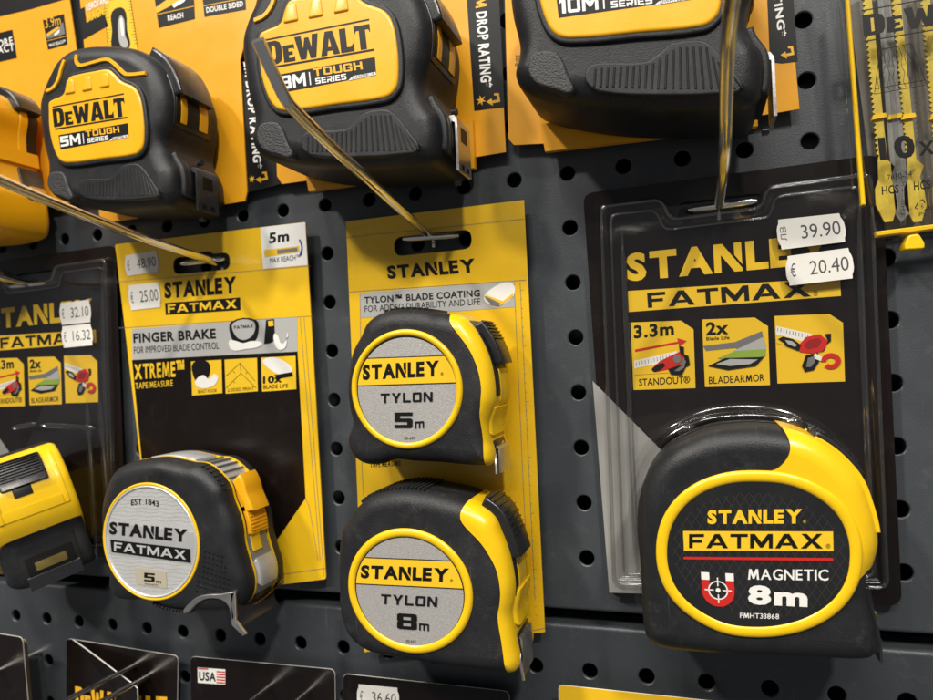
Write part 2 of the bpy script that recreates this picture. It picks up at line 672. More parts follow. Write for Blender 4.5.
def band(name, o, a, b_, h, d0, d1, m, parent, inn=2, r=.4):
    p = band_poly(o, a, b_, h, inn)
    return loft(MB(), p, rl(d0, d1, r, r, 3, .05)).build(name, m, parent)


def resample(path, n):
    L = [0]
    for i in range(1, len(path)):
        L.append(L[-1] + (Vector(path[i]) - Vector(path[i - 1])).length)
    out = []
    for k in range(n):
        s = L[-1] * k / (n - 1)
        i = 1
        while i < len(L) - 1 and L[i] < s:
            i += 1
        t = (s - L[i - 1]) / max(1e-9, L[i] - L[i - 1])
        out.append(tuple(Vector(path[i - 1]).lerp(Vector(path[i]), t)))
    return out


def ribs(name, o, a, b_, n, wd, h, d0, d1, m, parent):
    """small bars lying across the rim of a case"""
    o = ccw(o)
    idx = sub(o, a, b_)
    path = resample([o[i] for i in idx], n)
    mb = MB()
    for k in range(n):
        q0, q1 = Vector(path[max(0, k - 1)]), Vector(path[min(n - 1, k + 1)])
        t = (q1 - q0).normalized()
        nn = Vector((t.y, -t.x))
        p = Vector(path[k])
        pp = [p - t * wd / 2 - nn * .8, p + t * wd / 2 - nn * .8, p + t * wd / 2 * .6 + nn * h, p - t * wd / 2 * .6 + nn * h]
        loft(mb, [tuple(x) for x in pp], [(.2, d0), (0, d0 + .6), (0, d1 - .6), (.2, d1)])
    return mb.build(name, m, parent)


def strokes(path, w):
    """ribbon polygon for an open polyline in mm"""
    P = [Vector(p) for p in path]
    L, R_ = [], []
    for i, p in enumerate(P):
        t = (P[min(i + 1, len(P) - 1)] - P[max(i - 1, 0)]).normalized()
        n = Vector((t.y, -t.x)) * w / 2
        L.append(tuple(p + n))
        R_.append(tuple(p - n))
    return L + list(reversed(R_))


def ring(name, p, w, d, h, m, parent, inner_drop=0):
    """raised bezel following the closed outline p, w wide inwards"""
    lv = [(0, d - .8)]
    for k in range(7):
        a = math.pi * k / 6
        lv.append((w / 2 - w / 2 * math.cos(a), d + h * math.sin(a) - (inner_drop * k / 6)))
    lv.append((w, d - .8 - inner_drop))
    return loft(MB(), p, lv, close=True).build(name, m, parent, 60)


def cut_slot(me, p, d0, d1):
    return boolean(me, loft(MB(), p, [(0, d0), (0, d1)]).mesh(), 'DIFFERENCE')


def slot_poly(c, hw, hh, rot=0, bulge=0):
    pp = [(-hw, -hh), (hw, -hh), (hw, hh), (hw * .42, hh), (hw * .3, hh + bulge), (-hw * .3, hh + bulge), (-hw * .42, hh), (-hw, hh)] if bulge else [(-hw, -hh), (hw, -hh), (hw, hh), (-hw, hh)]
    p = roundpoly(pp, hh * .95)
    cs, sn = math.cos(rot), math.sin(rot)
    return [(c[0] + x * cs - z * sn, c[1] + x * sn + z * cs) for x, z in p]


def price_tag(corners, d, sym, num, card, label, vertical=False):
    """corners: TL TR BR BL in pixels at depth d"""
    P = [Vector(q) for q in pts(corners, d)]
    def uv(u_, v_):
        return tuple((P[0] * (1 - u_) + P[1] * u_) * (1 - v_) + (P[3] * (1 - u_) + P[2] * u_) * v_)
    ol = [uv(.04, 0), uv(.96, 0)] + [uv(x, y) for x, y in ((.965, .14), (.985, .22), (1, .35), (1, .5), (1, .65), (.985, .78), (.965, .86))] + \
         [uv(.96, 1), uv(.04, 1)] + [uv(x, y) for x, y in ((.035, .86), (.015, .78), (0, .65), (0, .5), (0, .35), (.015, .22), (.035, .14))]
    t = decal('price_sticker', ol, d, M['tag'], card, .12)
    t['label'] = label
    dd = ('mm', d + .03)
    text(num, uv(.36, .72), uv(.93, .72), uv(.36, .27), dd, M['tagink'], t, bold=.0)
    if vertical:
        text(sym, uv(.14, .72), uv(.14, .25), uv(.055, .72), dd, M['tagink'], t, bold=.0)
    else:
        text(sym, uv(.07, .72), uv(.15, .72), uv(.07, .30), dd, M['tagink'], t, bold=.0)
    return t


def children(o):
    return [c for c in bpy.data.objects if c.parent == o]


def copy_tree(o, shift=None, parent=None, skip=()):
    c = o.copy()
    COL.objects.link(c)
    if parent:
        c.parent = parent
    if shift:
        c.location = o.location + Vector(shift) * MM
        WL[c] = WL[o] + Vector(shift) * MM
    for ch in children(o):
        if ch in skip:
            continue
        k = copy_tree(ch, None, c, skip)
    return c

# ================================================================== SETTING
def pegboard(name, x0, x1, z0, z1, hx, hz, label):
    """steel sheet with real round holes; hx, hz = one hole centre, pitch 25 mm"""
    P, R0, T, NS = 25.0, 3.45, 1.6, 20
    mb = MB()
    t = empty(name, ((x0 + x1) / 2, 0, z0), label, 'pegboard')
    cols = [hx + P * k for k in range(-40, 41) if x0 + 6 < hx + P * k < x1 - 6]
    rows = [hz + P * k for k in range(-40, 41) if z0 + 6 < hz + P * k < z1 - 6]
    ex = [x0] + [(a + b_) / 2 for a, b_ in zip(cols, cols[1:])] + [x1]
    ez = [z0] + [(a + b_) / 2 for a, b_ in zip(rows, rows[1:])] + [z1]
    V, Fc = [], []
    vid = {}

    def vert(x, y, z):
        k = (round(x, 3), round(y, 3), round(z, 3))
        if k not in vid:
            vid[k] = len(V)
            V.append((x, y, z))
        return vid[k]
    for i, cx in enumerate(cols):
        for j, cz in enumerate(rows):
            a0, a1, b0, b1 = ex[i], ex[i + 1], ez[j], ez[j + 1]
            sq, ci, cj, ck = [], [], [], []
            for k in range(NS):
                a = 2 * math.pi * (k + .5) / NS
                c, s = math.cos(a), math.sin(a)
                rx = (a1 - cx) if c > 0 else (cx - a0)
                rz = (b1 - cz) if s > 0 else (cz - b0)
                m_ = max(abs(c), abs(s))
                sq.append(vert(cx + rx * c / m_, 0, cz + rz * s / m_))
                ci.append(vert(cx + (R0 + .45) * c, 0, cz + (R0 + .45) * s))
                ck.append(vert(cx + R0 * c, .35, cz + R0 * s))
                cj.append(vert(cx + R0 * c, T, cz + R0 * s))
            for k in range(NS):
                l = (k + 1) % NS
                Fc += [(sq[k], sq[l], ci[l], ci[k]), (ci[k], ci[l], ck[l], ck[k]), (ck[k], ck[l], cj[l], cj[k])]
    mb.add(V, Fc)
    # folded lips at the top and bottom
    for zz, sgn in ((z1, 1), (z0, -1)):
        prof = [(0, zz)] + [(1.8 - 1.8 * math.cos(a), zz + sgn * 1.8 * math.sin(a)) for a in (math.pi / 2 * k / 6 for k in range(1, 7))] + [(16, zz + sgn * 1.8)]
        v, f = [], []
        for y, z in prof:
            v += [(x0, y, z), (x1, y, z)]
        for k in range(len(prof) - 1):
            f.append((2 * k, 2 * k + 1, 2 * k + 3, 2 * k + 2))
        mb.add(v, f)
    mb.build('perforated_sheet', M['panel'], t, 0, recalc=False)
    return t


pegboard('pegboard_panel', -560, 140, -197.2, 190, 0, 0, 'upper dark slate perforated steel panel that carries the carded tape measures')
pegboard('pegboard_panel', -560, 140, -420, -207.5, -1.2, -226, 'lower dark slate perforated steel panel below the horizontal gap')
mb = MB().add([(-700, 26, -520), (260, 26, -520), (260, 26, 300), (-700, 26, 300)], [(0, 1, 2, 3)])
w = mb.build('wall', M['dark'])
w['kind'] = 'structure'


# ================================================================== HOOKS
def price_hook(path, rad, bar0, bar1, label, group='long chrome display hooks', pin=None, barr=1.5):
    """path: world mm points of the arm from the board outwards"""
    t = empty('display_hook', path[0], label, 'display hook', group)
    tube_mesh(MB(), spline3(path, 8), rad, 14).build('arm', M['chrome'], t, 50)
    if bar0:
        a, b_ = Vector(bar0), Vector(bar1)
        tube_mesh(MB(), [a + (b_ - a) * k / 10 for k in range(11)], [barr * .45, barr * .9] + [barr] * 7 + [barr * .9, barr * .45], 14).build('cross_bar', M['chrome'], t, 50)
    if pin:
        tube_mesh(MB(), pin, 1.0, 10).build('pin', M['chrome'], t, 50)
    return t


def X3(px, py, d):
    x, z = at(px, py, d)
    return (x, -d, z)


bx, bz = at(428, 234, 9)
q = atx(290, 105, bx)
e = atx(258, 40, bx)
price_hook([(bx, 2, bz - 1), (bx, -9, bz), (bx, -60, bz + 9.5), (bx, q.y, q.z), (bx, (q.y + e.y) / 2 - .5, (q.z + e.z) / 2 - .5), (bx, e.y, e.z)], 2.0,
           X3(403, 239, 9), X3(459, 235.5, 9), 'chrome hook with bright angled tip holding the yellow card with two tapes', pin=[(bx, -2, bz), (bx, -2, bz - 5.5)])
bx, bz = at(719, 205, 9)
q = atx(728, 42, bx)
price_hook([(bx, 2, bz - 1), (bx, -9, bz), (bx, -70, bz + 5), (bx, q.y, q.z), (bx, -158, bz + 22)], 2.0,
           X3(688, 210, 9), X3(757, 201, 9), 'chrome hook pointing up in front of the largest black tape, holding the big black card', pin=[(bx, -2, bz), (bx, -2, bz - 5.5)])
bx, bz = at(214, 262, 9)
q = atx(0, 180, bx)
price_hook([(bx, 2, bz - 1), (bx, -9, bz), (bx, -65, bz + 6.5), (bx, q.y, q.z), (bx, -150, bz + 24)], 2.0,
           X3(181, 264, 9), X3(224, 259, 9), 'chrome hook reaching out to the left edge, holding the black and yellow card', pin=[(bx, -2, bz), (bx, -2, bz - 5.5)])
# hook of the far left black card (only its cross bar is in view)
bx2, bz2 = at(28, 284, 9)
price_hook([(bx2, 2, bz2 - 1), (bx2, -9, bz2), (bx2, -50, bz2 + 5), (bx2, -90, bz2 + 10)], 1.75,
           X3(10, 287, 9), X3(46, 283, 9), 'chrome hook through the slot of the far left black card', barr=1.2)


# ================================================================== CARDS
def hang_card(name, outline, d0, d1, m, t, slot=None, edge=None):
    me = loft(MB(), outline, [(0, d0), (0, d1)]).mesh()
    if slot:
        me = cut_slot(me, slot, d0 - 2, d1 + 2)
    return link(name, me, m, t, smooth=0)


# ---- yellow card with the two grey-labelled tapes
D = 7
o = [(346, 221.5), (524, 200), (545, 632), (500, 637), (364, 652)]
base = at(440, 640, D)
ty = empty('packaging_card', (base[0], -D, base[1]), 'tall yellow hanging card behind the two grey round labelled tapes', 'packaging card')
sl = slot_poly(at(432, 243, D), 19.8, 4.6, .0)
card = hang_card('card', pts(o, D), D - .7, D, M['ycard'], ty, sl)
dd = D + .12
decals('printed_lines', [strokes(pts(l, dd), .22) for l in ([(346.5, 237.5), (524, 219)], [(349, 292), (526, 280)],
       [(360, 294), (362, 470), (372, 640)], [(514, 282), (530, 631)], [(531, 631), (545, 628)], [(520, 282), (535, 600)])], dd, M['midink'], card)
text('STANLEY', (388, 279), (476, 272), (386.5, 266), dd, M['blackink'], card, 'logo', .05, .12)
lb = decal('banner', pts([(360, 293), (513.5, 281), (515, 307), (361, 318)], dd), dd, M['greyink'], card)
lb['label'] = 'grey banner about the blade coating'
d2 = dd + .1
text('TYLON™ BLADE COATING', (364.5, 303.5), (480, 296.5), (364.3, 297), d2, M['blackink'], lb, bold=.028)
text('FOR ADDED DURABILITY AND LIFE', (364.8, 312), (480.5, 304.5), (364.6, 306), d2, M['blackink'], lb, bold=.0)
decal('blade_picture', spline(pts([(484, 296), (500, 284), (513, 284), (513.5, 296), (500, 305), (487, 303)], d2), 4), d2, M['white'], lb)
decal('blade_picture', pts([(486, 295), (503, 301), (513, 293), (513, 297), (500, 305.5), (485, 299)], d2 + .1), d2 + .1, M['yink'], lb)
decal('blade_picture', pts([(484, 296), (487, 297), (500, 303), (499, 306), (491, 304.5)], d2 + .2), d2 + .2, M['midink'], lb)
text('TAPE MEASURE', (370, 467.5), (401, 465.5), (369.8, 462.5), dd, M['blackink'], card, bold=.01)
text('5m', (373, 461), (392, 460), (373, 451), dd, M['blackink'], card, 'tech')
# measuring marks along the right border
mk = []
for k in range(36):
    t_ = k / 36
    x0, y0 = 515 + 16 * t_, 290 + 335 * t_
    L_ = 3.6 if k % 6 == 0 else 1.8
    mk.append(strokes(pts([(x0 + 5, y0), (x0 + 5 + L_, y0 - .3)], dd), .12))
decals('ruler_marks', mk, dd, M['midink'], card)


# ---- price stickers later; black-and-yellow card of the silver labelled tape
D = 6.5
base = at(230, 590, D)
tf = empty('packaging_card', (base[0], -D, base[1]), 'yellow and black hanging card behind the silver labelled tape', 'packaging card')
sl = slot_poly(at(201, 263.5, D), 18.5, 4.6, -.01, 1.6)
card = hang_card('card', roundpoly(pts([(115, 244.5), (305.5, 222), (326, 579), (157, 600)], D), 1.2), D - .7, D, M['ycard'], tf, sl)
dd = D + .12
bk = decal('black_panel', pts([(132, 360), (297.5, 351.5), (305.5, 498), (277, 540), (262, 586), (155, 598)], dd), dd, M['bcard'], card)
gb = decal('banner', pts([(131.5, 329), (297, 317), (297.5, 351.5), (132.5, 360)], dd), dd, M['greyink'], card)
gb['label'] = 'grey banner about the finger brake'
decals('printed_lines', [strokes(pts(l, dd), .22) for l in ([(116.5, 282), (310, 266)], [(119, 328), (312, 316)], [(300, 318), (320, 560)], [(304, 318), (324, 576)], [(305, 498), (309, 506), (318, 560)], [(278, 575), (326, 568)])], dd, M['midink'], card)
wt = decal('white_panel', pts([(260, 227.5), (305.2, 222.3), (307.6, 265), (263.2, 269)], dd), dd, M['white'], card)
d2 = dd + .1
text('5m', (269, 243.5), (289, 241), (269, 233), d2, M['blackink'], wt, bold=.035)
text('MAX REACH™', (270, 263), (300, 259.5), (269.8, 258.2), d2, M['blackink'], wt, bold=.0)
decal('blade_picture', pts([(264, 250), (299, 246), (299.5, 252), (264.5, 257)], d2), d2, M['yink'], wt)
decal('blade_picture', pts([(277, 250), (297, 247.5), (297.5, 251), (277.5, 254)], d2 + .1), d2 + .1, M['midink'], wt)
decal('blade_picture', spline(pts([(299, 239), (302, 244), (302.5, 250), (300, 256), (301, 249), (300.5, 244)], d2 + .1), 3), d2 + .1, M['blue'], wt)
text('STANLEY', (164.5, 298.5), (236.5, 293), (164, 282.5), dd, M['blackink'], card, 'logo', .05, .12)
fb = decal('logo_bar', pts([(165, 303), (240, 297.5), (240.5, 310), (165.7, 315)], dd), dd, M['blackink'], card)
text('FATMAX', (168, 313), (237, 308), (167.6, 304.8), d2, M['yink'], fb, 'wide')
text('FINGER BRAKE', (133.5, 343), (216, 338.5), (133, 333.5), d2, M['blackink'], gb, bold=.035)
text('FOR IMPROVED BLADE CONTROL', (134, 353.5), (219, 348.8), (133.8, 347), d2, M['blackink'], gb, bold=.0)
decal('tape_picture', spline(pts([(231, 322), (256, 320), (258, 335), (252, 343), (238, 344), (231, 337)], d2), 4), d2, M['blackink'], gb)
decal('tape_picture', spline(pts([(233, 323), (253, 321), (254, 333), (244, 340), (235, 335)], d2 + .1), 4), d2 + .1, M['greyink'], gb)
text('FATMAX', (234, 329), (253, 327.5), (234, 326), d2 + .2, M['blackink'], gb, 'wide')
decal('hand_picture', spline(pts([(229, 341), (236, 341), (243, 343), (252, 341), (262, 343), (258, 347), (246, 349), (232, 350)], d2 + .2), 4), d2 + .2, M['white'], gb)
decal('hand_picture', spline(pts([(274, 334), (278, 336), (282, 344), (288, 336), (287, 333), (286, 346), (280, 350), (275, 345)], d2 + .2), 4), d2 + .2, M['white'], gb)
decal('tape_picture', pts([(266, 320), (274, 319), (275, 340), (270, 343), (264, 344)], d2 + .1), d2 + .1, M['blackink'], gb)
decal('tape_picture', pts([(268, 321), (273, 320.6), (273.5, 326), (268.5, 326.5)], d2 + .2), d2 + .2, M['yink'], gb)
text('XTREME™', (134.5, 379.5), (184.5, 376), (134, 364.5), d2, M['yink'], bk, bold=.03)
text('TAPE MEASURE', (135.5, 389), (173, 386), (135.2, 383), d2, M['yink'], bk, bold=.01)
for k, (x0, x1) in enumerate(((191, 221.5), (224.5, 257), (261, 295.5))):
    y0 = 361.5 - (x0 - 191) * .055
    ic = decal('feature_icon', pts([(x0, y0), (x1, y0 - 1.8), (x1 + .8, y0 + 31.5), (x0 + 1.2, y0 + 34)], d2), d2, M['yink'], bk)
    d3 = d2 + .1
    if k == 0:
        decal('icon_picture', spline(pts([(193, 363), (208, 362), (209, 376), (200, 383), (194, 378)], d3), 4), d3, M['blackink'], ic)
        decal('icon_picture', spline(pts([(203, 375), (209, 379), (214, 374), (218, 378), (213, 386), (200, 388), (195, 382)], d3 + .1), 4), d3 + .1, M['white'], ic)
        text('BEAST HOOK', (198, 393.2), (217, 392), (198, 390), d3, M['blackink'], ic, bold=0)
    elif k == 1:
        decals('icon_picture', [strokes(pts(l, d3), .25) for l in ([(226, 376), (240, 363), (255, 381)], [(226, 388), (241, 373), (256, 388)], [(240, 363), (241, 373)], [(233, 371), (235, 373)], [(247, 372), (246, 374)], [(233, 381), (235, 383)])], d3, M['blackink'], ic)
        text('2-SIDED PRINT', (227.5, 391.7), (254, 390), (227.5, 388.6), d3, M['blackink'], ic, bold=0)
    else:
        decal('icon_picture', spline(pts([(263, 360), (277, 358), (292, 368), (290, 374), (278, 374), (266, 366)], d3), 4), d3, M['white'], ic)
        decal('icon_picture', pts([(274, 375), (292, 372), (293, 376), (277, 379)], d3 + .1), d3 + .1, M['blackink'], ic)
        text('10x', (263, 383.5), (282, 382), (263, 376.5), d3 + .1, M['blackink'], ic, bold=.035)
        text('BLADE LIFE', (263.5, 389), (288, 387.5), (263.5, 385.2), d3, M['blackink'], ic, bold=.01)
price_tag([(124, 256), (157, 250), (159, 271.5), (126, 276.5)], D + .3, '€', '48.90', card, 'faded price sticker reading 48.90')
price_tag([(127.5, 285.5), (159, 282), (161.5, 307), (130, 310.5)], D + .3, '€', '25.00', card, 'lower price sticker reading 25.00')


# ---- big black blister card (and its copy at the left edge)
D = 5
base = at(757, 598, D)
tb = empty('blister_card', (base[0], -D, base[1]), 'large black blister card hanging behind the big black and yellow 8 m tape', 'blister card', 'black clear-fronted blister cards')
sl = slot_poly(at(719.5, 209, D), 17.5, 4.6, .015)
card = hang_card('card', roundpoly(pts([(583, 193.5), (881, 154), (902, 606), (611, 597)], D), 5), D - .7, D, M['bcard'], tb, sl)
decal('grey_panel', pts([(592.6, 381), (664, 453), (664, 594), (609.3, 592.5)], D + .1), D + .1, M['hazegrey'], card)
d0 = D + .12
text('STANLEY', (627.5, 281.5), (834, 262.5), (626, 254), d0, M['yink'], card, 'logo', .05, .12)
fb = decal('logo_bar', pts([(628, 291), (840, 277.5), (841, 296), (629, 312)], d0), d0, M['yink'], card)
text('FATMAX', (648, 307.8), (811, 296.3), (647, 293), d0 + .1, M['blackink'], fb, 'wide')
text('®', (813.5, 296), (818, 295.7), (813.5, 291), d0 + .1, M['blackink'], fb, bold=0)


def icon(x0, y0, x1, y1, cut=.2, m=None):
    return pts([(x0, y0), (x1 - (x1 - x0) * cut, y0 - (x1 - x0) * .03), (x1, y0 + (y1 - y0) * .1), (x1 + 2, y1 - (x1 - x0) * .03), (x0 + 3, y1)], d0)


d1_ = d0 + .1
ic = decal('feature_icon', icon(630.5, 322.5, 693.5, 390), d0, M['yink'], card)
ic['label'] = 'yellow panel with red arrow and 3.3m standout'
text('3.3m', (634, 338.5), (674, 335), (633.6, 325.6), d1_, M['blackink'], ic, bold=.035)
decal('arrow', pts([(635, 349.5), (678, 341.5), (677, 338), (687, 341), (679, 347), (678.5, 343.5), (635, 352)], d1_), d1_, M['red'], ic)
decal('blade_picture', pts([(634, 361), (677, 351), (680, 372), (634.5, 375)], d1_), d1_, M['white'], ic)
decal('blade_picture', pts([(634.5, 368), (676, 360), (678, 372), (634.5, 375)], d1_ + .1), d1_ + .1, M['yink'], ic)
decals('blade_picture', [strokes(pts([(636 + k * 3, 362 - k * .7), (636.3 + k * 3, 366 - k * .7)], d1_ + .1), .15) for k in range(13)], d1_ + .1, M['blackink'], ic)
decal('hook_picture', pts([(651, 369), (660, 361), (668, 357), (681, 351), (685, 356), (680, 364), (671, 369), (657, 372)], d1_ + .2), d1_ + .2, M['red'], ic)
decal('hook_picture', pts([(679, 346), (684, 347), (684, 354), (688.5, 356), (690, 365), (686, 367), (682, 375), (671, 374.5), (668, 369), (680, 365), (685, 358), (680, 353)], d1_ + .3), d1_ + .3, M['blackink'], ic)
decal('hook_picture', pts([(683, 359), (686, 361), (684, 368), (679, 371), (674, 371), (681, 366)], d1_ + .4), d1_ + .4, M['midink'], ic)
decal('hook_picture', ellipse(*at(677, 359, d1_ + .4), 1.6, 1.8, 20), d1_ + .4, M['midink'], ic)
decal('hook_picture', spline(pts([(652, 369), (662, 363), (665, 366), (655, 372)], d1_ + .3), 4), d1_ + .3, M['blackink'], ic)
text('STANDOUT®', (639, 386), (690, 383), (638.8, 379), d1_, M['blackink'], ic, bold=.01)

ic = decal('feature_icon', icon(702, 319.5, 768, 387), d0, M['yink'], card)
ic['label'] = 'yellow panel with layered blade and 2x'
text('2x', (706, 335.5), (728.5, 334), (706, 322.5), d1_, M['blackink'], ic, bold=.035)
text('Blade Life', (706.3, 340.5), (729.5, 339.2), (706.3, 337), d1_, M['blackink'], ic, bold=.015)
decal('layer_picture', pts([(703, 346), (735, 342), (762, 331), (764, 340), (745, 352), (735, 348), (706, 351)], d1_), d1_, M['midink'], ic)
decal('layer_picture', pts([(733, 351), (763, 337), (766, 345), (766, 356), (748, 359)], d1_ + .1), d1_ + .1, M['greyink'], ic)
decal('layer_picture', pts([(718, 358), (735, 351), (766, 349), (765, 356), (735, 362)], d1_ + .2), d1_ + .2, M['green'], ic)
decal('layer_picture', pts([(708, 366), (725, 358), (764, 357), (756, 366), (728, 370)], d1_ + .3), d1_ + .3, M['blackink'], ic)
decal('layer_picture', pts([(716, 364), (730, 359), (758, 359.5), (750, 364), (730, 366)], d1_ + .4), d1_ + .4, M['greyink'], ic)
text('BLADEARMOR', (709, 384), (764.5, 381), (708.8, 377), d1_, M['blackink'], ic, bold=.005)

ic = decal('feature_icon', icon(774.5, 316, 843, 383.5), d0, M['yink'], card)
ic['label'] = 'yellow panel with red magnet hook'
decal('blade_picture', pts([(776, 326), (812, 334), (812, 352), (776, 343)], d1_), d1_, M['white'], ic)
decal('blade_picture', pts([(776, 334), (810, 343), (812, 352), (776, 343)], d1_ + .1), d1_ + .1, M['yink'], ic)
decals('blade_picture', [strokes(pts([(778 + k * 3, 327.6 + k * .7), (777.8 + k * 3, 331.5 + k * .7)], d1_ + .1), .15) for k in range(11)], d1_ + .1, M['blackink'], ic)
decal('hook_picture', pts([(798, 346), (806, 337), (820, 334), (828, 341), (823, 351), (812, 353.5), (800, 352)], d1_ + .2), d1_ + .2, M['red'], ic)
decal('hook_picture', pts([(804, 345), (809, 340), (819, 338), (822, 341), (818, 347), (808, 349)], d1_ + .3), d1_ + .3, mat('dark_red_ink', (.28, .01, .01), .4), ic)
decal('hook_picture', pts([(825, 334), (831, 333.5), (831, 341), (827, 344), (824, 351), (818, 353), (819, 362), (814, 370), (805, 372), (802, 366), (806, 355), (814, 354), (823, 351), (828, 341)], d1_ + .3), d1_ + .3, M['blackink'], ic)
decal('hook_picture', pts([(808, 358), (815, 356), (815, 362), (811, 367), (806, 367)], d1_ + .4), d1_ + .4, M['midink'], ic)
decal('hook_picture', pts([(778, 339), (783, 336.5), (793, 339), (801, 345), (799, 351), (786, 346), (784, 343)], d1_ + .35), d1_ + .35, M['blackink'], ic)
decal('hook_picture', pts([(785, 340), (792, 341), (797, 345), (795, 347), (788, 344)], d1_ + .45), d1_ + .45, M['greyink'], ic)
cx, cz = at(831, 361, d1_ + .4)
decal('magnet_picture', [(cx + 3.6 * math.cos(a), cz + 3.2 * math.sin(a)) for a in [math.pi * (1.0 - k / 14 * 1.75) for k in range(15)]] +
      [(cx + 1.6 * math.cos(a), cz + 1.4 * math.sin(a)) for a in [math.pi * (1.0 - k / 14 * 1.75) for k in range(14, -1, -1)]], d1_ + .4, M['red'], ic)
decal('magnet_picture', pts([(815, 353), (822, 357), (821, 361), (813, 358)], d1_ + .4), d1_ + .4, M['white'], ic)

# clear plastic front with a raised rim and a dip at the hanging slot
rim = pts([(598, 205), (664, 197), (673, 217), (758, 206), (762, 186), (873, 171.5), (890, 589), (612, 585)], D)
loft(MB(), roundpoly(rim, [4, 4, 4, 4, 4, 4, 4, 4][:8], 6), [(0, D + .15), (.1, D + .9), (.5, D + 2.2), (1.2, D + 2.9), (2.6, D + 3.1), (3.8, D + 2.6), (4.6, D + 1.5), (5.0, D + 1.3)], cap0=False).build('clear_front', M['clear'], tb, 50)
rp = roundpoly(offset(ccw(rim), -1.6), 3.5, 5)
tube_mesh(MB(), [(x, -(D + 3.2), z) for x, z in rp + rp[:1]], .8, 10, False).build('clear_rim', M['clear2'], tb, 60)
rp = roundpoly(offset(ccw(rim), -5.4), 3, 5)
tube_mesh(MB(), [(x, -(D + 1.5), z) for x, z in rp + rp[:1]], .6, 10, False).build('clear_rim', M['clear2'], tb, 60)
for a, b_ in (((622, 232), (637, 575)), ((858, 214), (872, 575))):
    p0, p1 = X3(*a, D + 1.4), X3(*b_, D + 1.4)
    P = [Vector(p0).lerp(Vector(p1), k / 12) for k in range(13)]
    tube_mesh(MB(), P, [.3, 1.1] + [1.4] * 9 + [1.1, .3], 10).build('clear_rim', M['clear2'], tb, 60)
tagp = dict(D=D)
left_card = copy_tree(tb, (-381, 0, 1.6))
left_card['label'] = 'black blister card cut off by the left edge behind the yellow sided tape'
price_tag([(775.5, 220), (842, 213), (848, 241.5), (779, 250)], D + 3.6, 'ЛВ', '39.90', card, 'white price sticker reading 39.90', True)
price_tag([(785, 256.5), (851, 247.5), (855.5, 278), (787, 286)], D + 3.7, '€', '20.40', card, 'white price sticker reading 20.40')
lc = [c for c in children(left_card) if c.name.startswith('card')][0]
WL[lc] = WL[card] + Vector((-381, 0, 1.6)) * MM
price_tag([(59, 303.5), (90, 299.5), (91.5, 322), (60.5, 325)], D + 3.6, '€', '32.10', lc, 'white price sticker reading 32.10')
price_tag([(61, 326.5), (91.5, 323.5), (93.5, 345), (62.5, 348)], D + 3.7, '€', '16.32', lc, 'white price sticker reading 16.32')

for a, b_ in (((40, 425, 12), (96, 428, 12)), ((99, 392, 9), (112, 562, 9)), ((87, 400, 11), (97, 560, 11)), ((12, 428, 10), (36, 424, 12))):
    p0, p1 = Vector(X3(*a)), Vector(X3(*b_))
    tube_mesh(MB(), [p0.lerp(p1, k / 12) for k in range(13)], [.3, 1.3] + [1.7] * 9 + [1.3, .3], 10).build('clear_ridge', M['clear2'], left_card, 60)

# ================================================================== TAPE MEASURES
def shell_on(name, outline, levels_fn, region, m, t, grow=.35, smooth=40):
    """part of the case lying inside the region polygon, standing grow mm proud of it"""
    a = loft(MB(), offset(ccw(outline), grow), levels_fn(grow)).mesh()
    b_ = loft(MB(), region, [(0, -5), (0, 90)]).mesh()
    r_ = boolean(a, b_, 'INTERSECT')
    return link(name, r_, m, t, smooth)


def round_tape(name, label, group, D, Db, outline, region, ring_o, ring_c, lab, rubber='rubber', r1=8):
    pass


def put_spring_hook(t, x, z0, z1, d0, d1, m):
    """hooked steel end: a thin plate across the mouth"""
    mb = MB()
    prof = [(x - 3, z0), (x + .6, z0), (x + 1.4, z0 - 1), (x + 1.4, z1), (x + .5, z1), (x + .5, z0 - .9), (x - 3, z0 - .9)]
    loft(mb, prof, [(0, d0), (0, d1)])
    return mb.build('end_hook', m, t)


# ---------------------------------------------------- the largest: black face, yellow sickle
D, DB = 50, 13
S4 = [(642.5, 622, 42), (641, 590, 42), (639, 560, 42), (636.5, 533, 42), (637, 510, 42), (641, 490, 40), (647.5, 473, 36), (657, 457, 28), (671, 441, 18), (690, 430, 14), (710, 422.5, 13), (733, 419.5, 13),
      (756, 419, 13), (780, 422, 13), (803, 430, 14), (822, 442, 16), (841, 460, 22), (856, 478, 32), (868, 500, 40), (876, 525, 42), (878, 545, 42), (874, 563, 42), (868, 578, 42), (868, 592, 42), (873, 612, 42),
      (878, 632, 42), (879.5, 648, 42), (874, 658.5, 42), (861, 661.5, 42), (820, 660, 42), (770, 657.5, 42), (720, 655.5, 42), (680, 652.5, 42), (658, 648, 42), (646, 638, 42)]
out = ccw(spline(pts(S4, D), 5, corners=()))
base = at(757, 660, D)
fm = empty('tape_measure', (base[0], -(D + DB) / 2, base[1]), 'largest black and yellow magnetic 8 m tape with an oval black face', 'tape measure')
lv = lambda g=0: rl(DB - g, D - 4 + g, 3, 8, 6)
link('case', loft(MB(), out, lv()).mesh(), M['rubber_s'], fm, 40)
reg = [(776, 400), (777.5, 423), (783.5, 428.5), (789.5, 440), (790.5, 450), (786.5, 460), (776.5, 469.5), (763, 472.3), (746.7, 473.3), (726.7, 475), (706.7, 480), (690, 488.5), (675, 501.5), (663.3, 520),
       (661, 540), (662, 560), (666, 579), (675.5, 598), (689, 612), (706, 623), (731, 631.5), (758.7, 634.5), (790, 631), (818, 619), (841, 601), (855, 587), (862, 580), (870, 574), (905, 560), (905, 470), (860, 410), (820, 395)]
regw = ccw(spline(pts(reg, D - 3), 4, corners=(0, 1, 27, 28, 29, 30, 31)))
shell_on('sickle_cover', out, lv, regw, M['yellow'], fm, .5)
